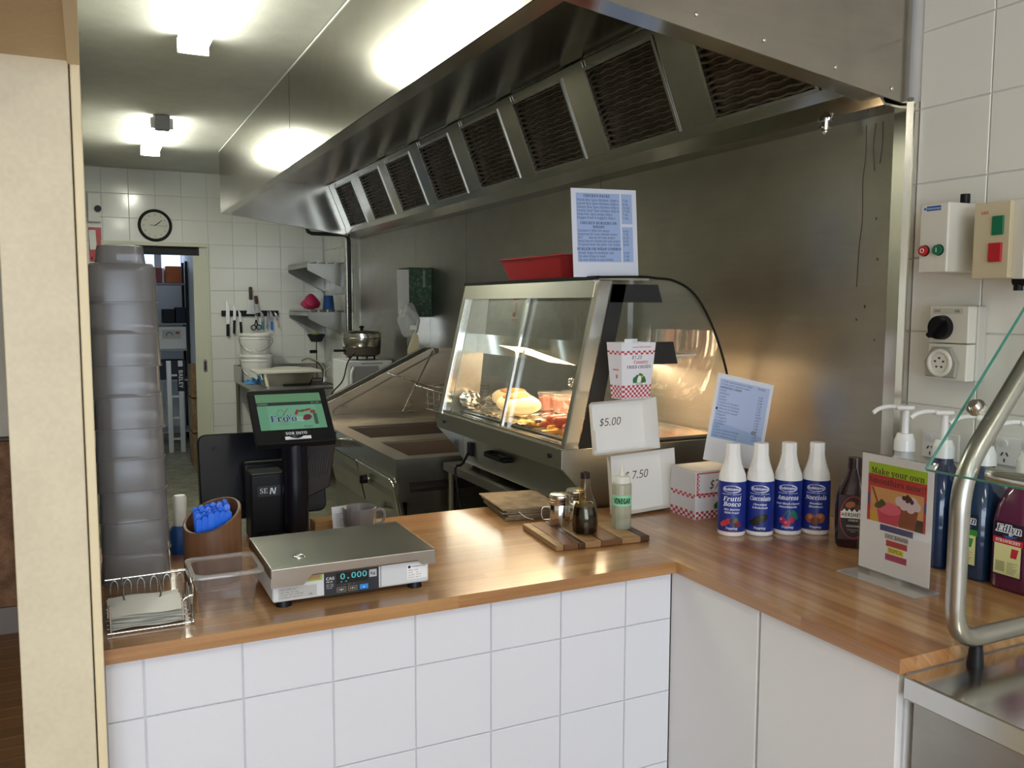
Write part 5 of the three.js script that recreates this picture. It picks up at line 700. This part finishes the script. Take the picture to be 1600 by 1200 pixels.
{ const t = thing('chocolate_syrup_bottle', 'dark brown chocolate syrup squeeze bottle beside the smoothie sign', 'bottle', [1.905, CT, -1.725], -.8);
  part('body', loft([ringRect(.08, .05, .022, 0), ringRect(.09, .056, .025, .008), ringRect(.094, .058, .026, .05), ringRect(.096, .058, .026, .11), ringRect(.088, .055, .025, .15), ringRect(.06, .046, .022, .19), ringRect(.038, .036, .0175, .212), ringRect(.036, .035, .017, .222)], true, true), M.chocBottle, t); part('cap', [cyl(.0195, .02, .022, 0, .233, 0, 0, 0, 0, 28), cyl(.018, .0195, .008, 0, .248, 0, 0, 0, 0, 28)], M.chocBottle, t);
  const lt = canvasTex(360, 560, (g) => { g.fillStyle = '#1c0c0c'; g.fillRect(0, 0, 360, 560); g.strokeStyle = '#b3202c'; g.lineWidth = 9; g.beginPath(); g.ellipse(180, 280, 160, 262, 0, 0, 7); g.stroke(); g.fillStyle = '#9a5a38'; g.beginPath(); g.ellipse(140, 120, 60, 40, -.3, 0, 7); g.fill(); g.fillStyle = '#5a2c1e'; g.beginPath(); g.ellipse(230, 150, 46, 36, .3, 0, 7); g.fill(); g.fillStyle = '#dcd8d0'; for (let i = 0; i < 5; i++) { g.beginPath(); g.moveTo(40 + i * 60, 210); g.lineTo(70 + i * 60, 170); g.lineTo(100 + i * 60, 210); g.fill(); } g.fillRect(28, 205, 304, 84); g.fillStyle = '#1a0d0d'; g.font = 'bold 66px sans-serif'; g.textAlign = 'center'; g.fillText("HERSHEY'S", 180, 270, 290); g.fillStyle = '#cfc8c0'; g.font = 'bold 34px serif'; g.fillText('SYRUP', 180, 330); g.fillText('GENUINE', 180, 400); g.font = '18px serif'; g.fillText('chocolate flavor', 180, 440); g.fillText('fat free', 180, 464); });
  printPart('label', .078, .125, lt, t, [0, .088, .0296], [0, 0, 0], { roughness: .3 }); }
// sign holder
{ const t = thing('sign_holder', 'clear acrylic holder with a make your own smoothies poster', 'sign', [1.748, CT, -1.455]);
  part('base', rbox(.085, .003, .235, .001, -.022, .0015, 0), M.clearRim, t); part('upright', [box(.0025, .305, .215, -.003, .156, 0, 0, 0, 0), box(.0025, .305, .215, .003, .156, 0)], M.acrylic, t);
  const pt = canvasTex(840, 1188, (g, w, h) => {
    g.fillStyle = '#e8e5e8'; g.fillRect(0, 0, w, h); g.fillStyle = '#a8c52c'; g.fillRect(84, 78, 690, 120); g.fillStyle = '#b8303a'; g.fillRect(84, 198, 690, 480); g.fillStyle = '#3c4890'; g.fillRect(748, 380, 26, 100); g.fillRect(84, 400, 30, 110);
    g.fillStyle = '#3b1f22'; g.textAlign = 'center'; g.font = 'bold 84px serif'; g.fillText('Make your own', 430, 190, 630); g.fillStyle = '#3f0c14'; g.fillText('Smoothies now!!', 430, 288, 680);
    g.fillStyle = '#cf9a62'; g.fillRect(120, 322, 626, 356); g.save(); g.beginPath(); g.rect(120, 322, 626, 356); g.clip(); g.fillStyle = '#c9a23a'; g.beginPath(); g.ellipse(150, 660, 90, 70, 0, 0, 7); g.fill(); g.fillStyle = '#3a2a2a'; g.fillRect(640, 560, 110, 130);
    g.fillStyle = '#8a4a38'; g.beginPath(); g.moveTo(440, 470); g.lineTo(690, 470); g.lineTo(650, 690); g.lineTo(470, 690); g.fill(); g.fillStyle = '#d9c2cc'; for (const [x, y, r] of [[470, 420, 50], [540, 400, 60], [620, 410, 60], [670, 440, 44], [520, 450, 50], [600, 460, 54]]) { g.beginPath(); g.arc(x, y, r, 0, 7); g.fill(); } g.fillStyle = '#3c1e18'; for (const [x, y] of [[520, 375], [560, 360], [590, 380], [560, 395], [610, 400]]) { g.beginPath(); g.arc(x, y, 24, 0, 7); g.fill(); }
    g.fillStyle = '#c8405c'; g.beginPath(); g.moveTo(200, 520); g.lineTo(490, 520); g.lineTo(450, 700); g.lineTo(240, 700); g.fill(); g.fillStyle = '#dd5f78'; g.beginPath(); g.ellipse(345, 520, 145, 62, 0, 0, 7); g.fill(); g.fillStyle = '#3f4a2c'; g.beginPath(); g.ellipse(230, 500, 60, 34, -.4, 0, 7); g.ellipse(270, 470, 40, 26, .6, 0, 7); g.fill(); g.strokeStyle = '#8a3a24'; g.lineWidth = 22; g.beginPath(); g.moveTo(140, 330); g.lineTo(210, 480); g.stroke(); g.restore();
    g.fillStyle = '#39437c'; g.fillRect(250, 690, 390, 62); g.font = 'bold 54px sans-serif'; g.fillStyle = '#c4c1c4'; g.fillRect(310, 768, 280, 58); g.fillStyle = '#4a484c'; g.fillText('CHOC BANANA', 450, 816, 270); g.fillStyle = '#c0434a'; g.fillRect(330, 834, 250, 62); g.fillStyle = '#a33440'; g.fillText('STRAWBERRY', 455, 884, 230); g.fillStyle = '#e3d43a'; g.fillRect(350, 904, 190, 60); g.fillStyle = '#7a6a20'; g.fillText('TROPICAL', 445, 952, 176); g.fillStyle = '#b83c6a'; g.fillRect(326, 972, 254, 66); g.fillStyle = '#8f2a54'; g.fillText('MIXED BERRY', 452, 1022, 230); });
  part('poster', box(.0008, .292, .207, 0, .158, 0), M.paper, t); printPart('poster_print', .207, .292, pt, t, [-.0009, .158, 0], [0, -Math.PI / 2, 0], { roughness: .55 }); }
// pump bottles along the wall
function jug(label, z, body, fill, text) {
  const t = thing('syrup_jug', label, 'bottle', [1.99, CT, z], 0);
  const g = part('jug', loft([ringRect(.115, .096, .022, 0), ringRect(.126, .104, .026, .008), ringRect(.126, .104, .026, .16), ringRect(.116, .096, .03, .20), ringRect(.08, .07, .03, .245), ringRect(.05, .05, .0245, .265), ringRect(.046, .046, .022, .285)], true, true), body, t);
  part('pump_collar', [cyl(.027, .028, .03, 0, .295, 0, 0, 0, 0, 28), cyl(.02, .026, .018, 0, .318, 0, 0, 0, 0, 28)], M.whiteGloss, t); part('pump_stem', cyl(.0085, .0095, .07, 0, .355, 0, 0, 0, 0, 16), M.whiteGloss, t);
  part('pump_head', [rbox(.05, .014, .026, .006, -.004, .397, 0), tube([[-.02, .399, 0], [-.05, .399, .002], [-.075, .392, .004], [-.088, .382, .005]], .0062, 0, 8)], M.whiteGloss, t);
  t.children[3].rotation.y = -.55;
  if (text) { const lt = canvasTex(300, 520, (q) => { q.fillStyle = text.back; q.fillRect(0, 0, 300, 520); q.fillStyle = '#dcd79a'; q.fillRect(16, 208, 268, 300); q.fillStyle = text.band; q.fillRect(0, 150, 300, 60); q.textAlign = 'center'; q.lineWidth = 16; q.strokeStyle = '#eef0f0'; q.fillStyle = '#20304e'; q.font = 'italic bold 92px serif'; q.strokeText('Edlyn', 150, 92, 250); q.fillText('Edlyn', 150, 92, 250); q.fillStyle = '#2b5ca0'; q.beginPath(); q.ellipse(170, 124, 70, 22, -.1, 0, 3.3); q.fill(); q.fillStyle = '#f2f2ea'; q.font = 'bold 42px serif'; q.fillText(text.word, 150, 194, 250); q.fillStyle = text.band; q.beginPath(); q.moveTo(190, 240); q.lineTo(260, 240); q.lineTo(240, 330); q.lineTo(180, 330); q.fill(); q.fillStyle = '#6a6a50'; const r = rng(3); for (let i = 0; i < 9; i++) q.fillRect(150, 380 + i * 13, 60 + r() * 60, 4); for (let i = 0; i < 16; i++) q.fillRect(34 + i * 6, 380, 2 + (i % 3), 100); });
    printPart('label', .074, .128, lt, t, [-.0637, .10, .0], [0, -Math.PI / 2, 0], { roughness: .35 }); }
  return t;
}
jug('clear syrup jug with a white pump behind the smoothie sign', -1.635, M.jugClear); jug('plain blue syrup jug with a white pump next to the lime jug', -1.515, M.jugBlue); jug('dark syrup jug with a green lime label and white pump', -1.40, M.jugTeal, null, { back: '#1c2a3a', band: '#3f8f34', word: 'LIME' }); jug('dark red syrup jug with a red strawberry label and white pump', -1.285, M.jugPink, null, { back: '#2a1a2a', band: '#c02c34', word: 'STRAWBERRY' });
// ---------------------------------------------------------------- right wall fittings
function socket(label, z, y) { const t = thing('power_outlet', label, 'outlet', [XW, y, z]); part('plate', rbox(.009, .075, .115, .003, -.0045, 0, 0), M.whiteGloss, t); for (const s of [-1, 1]) { part('switch', cyl(.008, .008, .006, -.011, .02, s * .03 , 0, 0, Math.PI / 2, 16), M.white, t); part('pin_slots', [box(.002, .010, .003, -.0092, -.008, s * .03 - .007, .5), box(.002, .010, .003, -.0092, -.008, s * .03 + .007, -.5), box(.002, .009, .003, -.0092, -.024, s * .03)], M.blackMatt, t); } }
socket('double power outlet on the tiles behind the syrup pumps nearest the steel', -1.62, 1.215); socket('double power outlet on the tiles behind the strawberry jug', -1.40, 1.23);
{ const t = thing('starter_box', 'white starter box with red and green push buttons and a blue badge', 'switch box', [XW, 1.778, -1.5675]); part('enclosure', rbox(.14, .178, .086, .005, -.07, 0, 0), M.enclosure, t);
  for (const [z, m, s, ch] of [[-.022, M.redGloss, 'stop_button', 'O'], [.02, M.green, 'start_button', 'I']]) { const b = part(s, [cyl(.0125, .0125, .012, -.146, -.032, z, 0, 0, Math.PI / 2, 28)], m, t); part('button_ring', torus(.0125, .0022, -.142, -.032, z, 0, Math.PI / 2), M.blackPlastic, b); if (ch === 'O') part('mark', torus(.0052, .0011, -.1523, -.032, z, 0, Math.PI / 2, 0, Math.PI * 2, 20), M.white, b); else part('mark', box(.001, .011, .002, -.1523, -.032, z), M.white, b); }
  printPart('badge', .052, .012, canvasTex(330, 76, (g) => { g.fillStyle = '#1f4fa0'; g.fillRect(0, 0, 330, 76); g.fillStyle = '#dfe8f6'; g.fillRect(0, 0, 60, 76); g.fillStyle = '#2a5cae'; g.beginPath(); g.arc(30, 38, 22, 0, 7); g.fill(); g.fillStyle = '#cfe0f8'; g.font = 'bold 44px sans-serif'; g.fillText('Telemecanique', 70, 54, 250); }), t, [-.1406, .076, -.006], [0, -Math.PI / 2, 0], { roughness: .4 }); part('gland', cyl(.012, .012, .03, -.05, .10, .02), M.blackPlastic, t); }
{ const t = thing('motor_starter', 'cream motor starter box with green and red square buttons', 'switch box', [XW, 1.763, -1.42]); part('enclosure', rbox(.118, .186, .096, .003, -.061, 0, 0), M.enclosureCream, t); part('side_cover', rbox(.10, .19, .03, .003, -.055, 0, .062), M.enclosure, t);
  part('start_button', rbox(.006, .046, .03, .002, -.122, .035, .018), M.green, t); part('stop_button', rbox(.008, .046, .034, .002, -.122, -.03, .014), M.redGloss, t);
  printPart('maker_mark', .026, .012, canvasTex(130, 60, (g) => { g.fillStyle = '#cfc39c'; g.fillRect(0, 0, 130, 60); g.fillStyle = '#c43a34'; g.font = 'bold 52px sans-serif'; g.fillText('ABB', 10, 50, 110); }), t, [-.1206, .068, -.018], [0, -Math.PI / 2, 0]);
  printPart('rating_label', .08, .045, canvasTex(240, 135, (g) => { g.fillStyle = '#ddd8c8'; g.fillRect(0, 0, 240, 135); g.fillStyle = '#2c2c2c'; g.font = 'bold 26px sans-serif'; g.fillText('ABB', 8, 28); g.strokeStyle = '#77746a'; g.lineWidth = 2; for (let i = 0; i < 4; i++) g.strokeRect(8, 40 + i * 22, 224, 22); g.font = '14px sans-serif'; g.fillText('Type  DRAK   440V  50Hz', 12, 56); }), t, [-.055, .045, .0776]); part('gland', [cyl(.011, .011, .035, -.05, -.105, .03), cyl(.013, .013, .06, -.05, -.098, .05, Math.PI / 2)], M.blackPlastic, t); }
{ const t = thing('isolator_switch', 'grey industrial isolator switch above a round five pin socket', 'switch', [XW, 1.503, -1.566]); part('back_box', rbox(.034, .20, .126, .005, -.017, 0, 0), M.socketGrey, t); part('switch_plate', rbox(.034, .098, .118, .004, -.050, .05, -.001), M.enclosure, t); part('socket_plate', rbox(.034, .098, .118, .004, -.050, -.05, -.001), M.enclosure, t);
  const k = part('rotary_knob', [cyl(.031, .033, .02, -.076, .042, -.018, 0, 0, Math.PI / 2, 32), box(.018, .062, .012, -.092, .042, -.018, .7)], M.blackPlastic, t);
  printPart('legend', .09, .016, canvasTex(360, 64, (g) => { g.fillStyle = '#c6c2b4'; g.fillRect(0, 0, 360, 64); g.fillStyle = '#37352f'; g.font = 'bold 40px sans-serif'; g.fillText('OFF', 20, 48); g.fillText('ON', 260, 48); }), t, [-.0676, .086, -.004], [0, -Math.PI / 2, 0]);
  part('socket_cover', [prism([[-.045, -.04], [.045, -.04], [.05, .0], [.028, .04], [-.028, .04], [-.05, .0]], .014, .003, -.072, -.05, -.012, 0, -Math.PI / 2)], M.socketClear, t); part('socket_ring', [torus(.032, .006, -.08, -.052, -.012, 0, Math.PI / 2), cyl(.027, .027, .004, -.079, -.052, -.012, 0, 0, Math.PI / 2)], M.enclosure, t); part('pin_holes', [0, 1, 2, 3, 4].map((i) => cyl(.0028, .0028, .002, -.0815, -.052 + .013 * Math.cos(i * 1.2566), -.012 + .013 * Math.sin(i * 1.2566), 0, 0, Math.PI / 2, 10)), M.blackMatt, t); }
// ---------------------------------------------------------------- prep bench and glass guard
{ const t = thing('prep_bench', 'stainless refrigerated prep bench butted against the timber worktop', 'bench', [0, 0, 0]);
  part('bench_top', [rbox(.75, .046, .95, .004, 1.747, .877, -.632)], M.steelBright, t); part('body', [span(1.402, 2.11, .69, .854, -1.105, -.17), span(1.44, 2.11, .1, .69, -1.09, -.17)], M.steel, t);
  part('drawer_front', rbox(.03, .16, .87, .004, 1.418, .575, -.64), M.steel, t); part('drawer_front', rbox(.03, .38, .87, .004, 1.418, .29, -.64), M.steel, t); part('drawer_lip', rbox(.02, .02, .87, .006, 1.405, .672, -.64), M.steelBright, t); for (const [x, z] of [[1.47, -1.05], [2.05, -1.05], [1.47, -.22], [2.05, -.22]]) part('leg', cyl(.02, .02, .1, x, .05, z), M.blackPlastic, t);
  const s = thing('sneeze_guard', 'sloping glass sneeze guard on a bent steel tube frame', 'glass guard', [0, 0, 0]);
  const z = -1.08, sl = Math.atan2(.19, .165);
  part('frame', [tube([[2.06, .957, z], [1.472, .957, z], [1.472, 1.285, z], [1.99, 1.285 + .518 * Math.tan(sl), z]], .0185, .075, 16, false, 90)], M.steel, s);
  for (const x of [1.54, 2.0]) part('foot', cyl(.012, .016, .042, x, .921, z), M.blackPlastic, s);
  const L = .70, gx = 1.415, gy = 1.292, pane = part('pane', [box(L, .006, .95, L / 2, .003, 0)], M.glass, s); pane.position.set(gx, gy, -.635); pane.rotation.z = sl;
  const pe = part('pane_edge', [box(.0012, .0062, .95, -.0008, .003, 0), box(L, .0062, .0012, L / 2, .003, -.4758)], M.glassEdge, s); pe.position.copy(pane.position); pe.rotation.z = sl;
  part('rail', cyl(.013, .013, .9, 1.522, 1.285, -.61, Math.PI / 2), M.steelBright, s);
  const bolt = part('clamp_bolt', [cyl(.017, .017, .008, 0, .010, 0), cyl(.009, .012, .012, 0, .018, 0)], M.chrome, s); bolt.position.set(1.512, 1.292 + (1.512 - gx) * Math.tan(sl), z); bolt.rotation.z = sl; }
renderer.render(scene, camera);
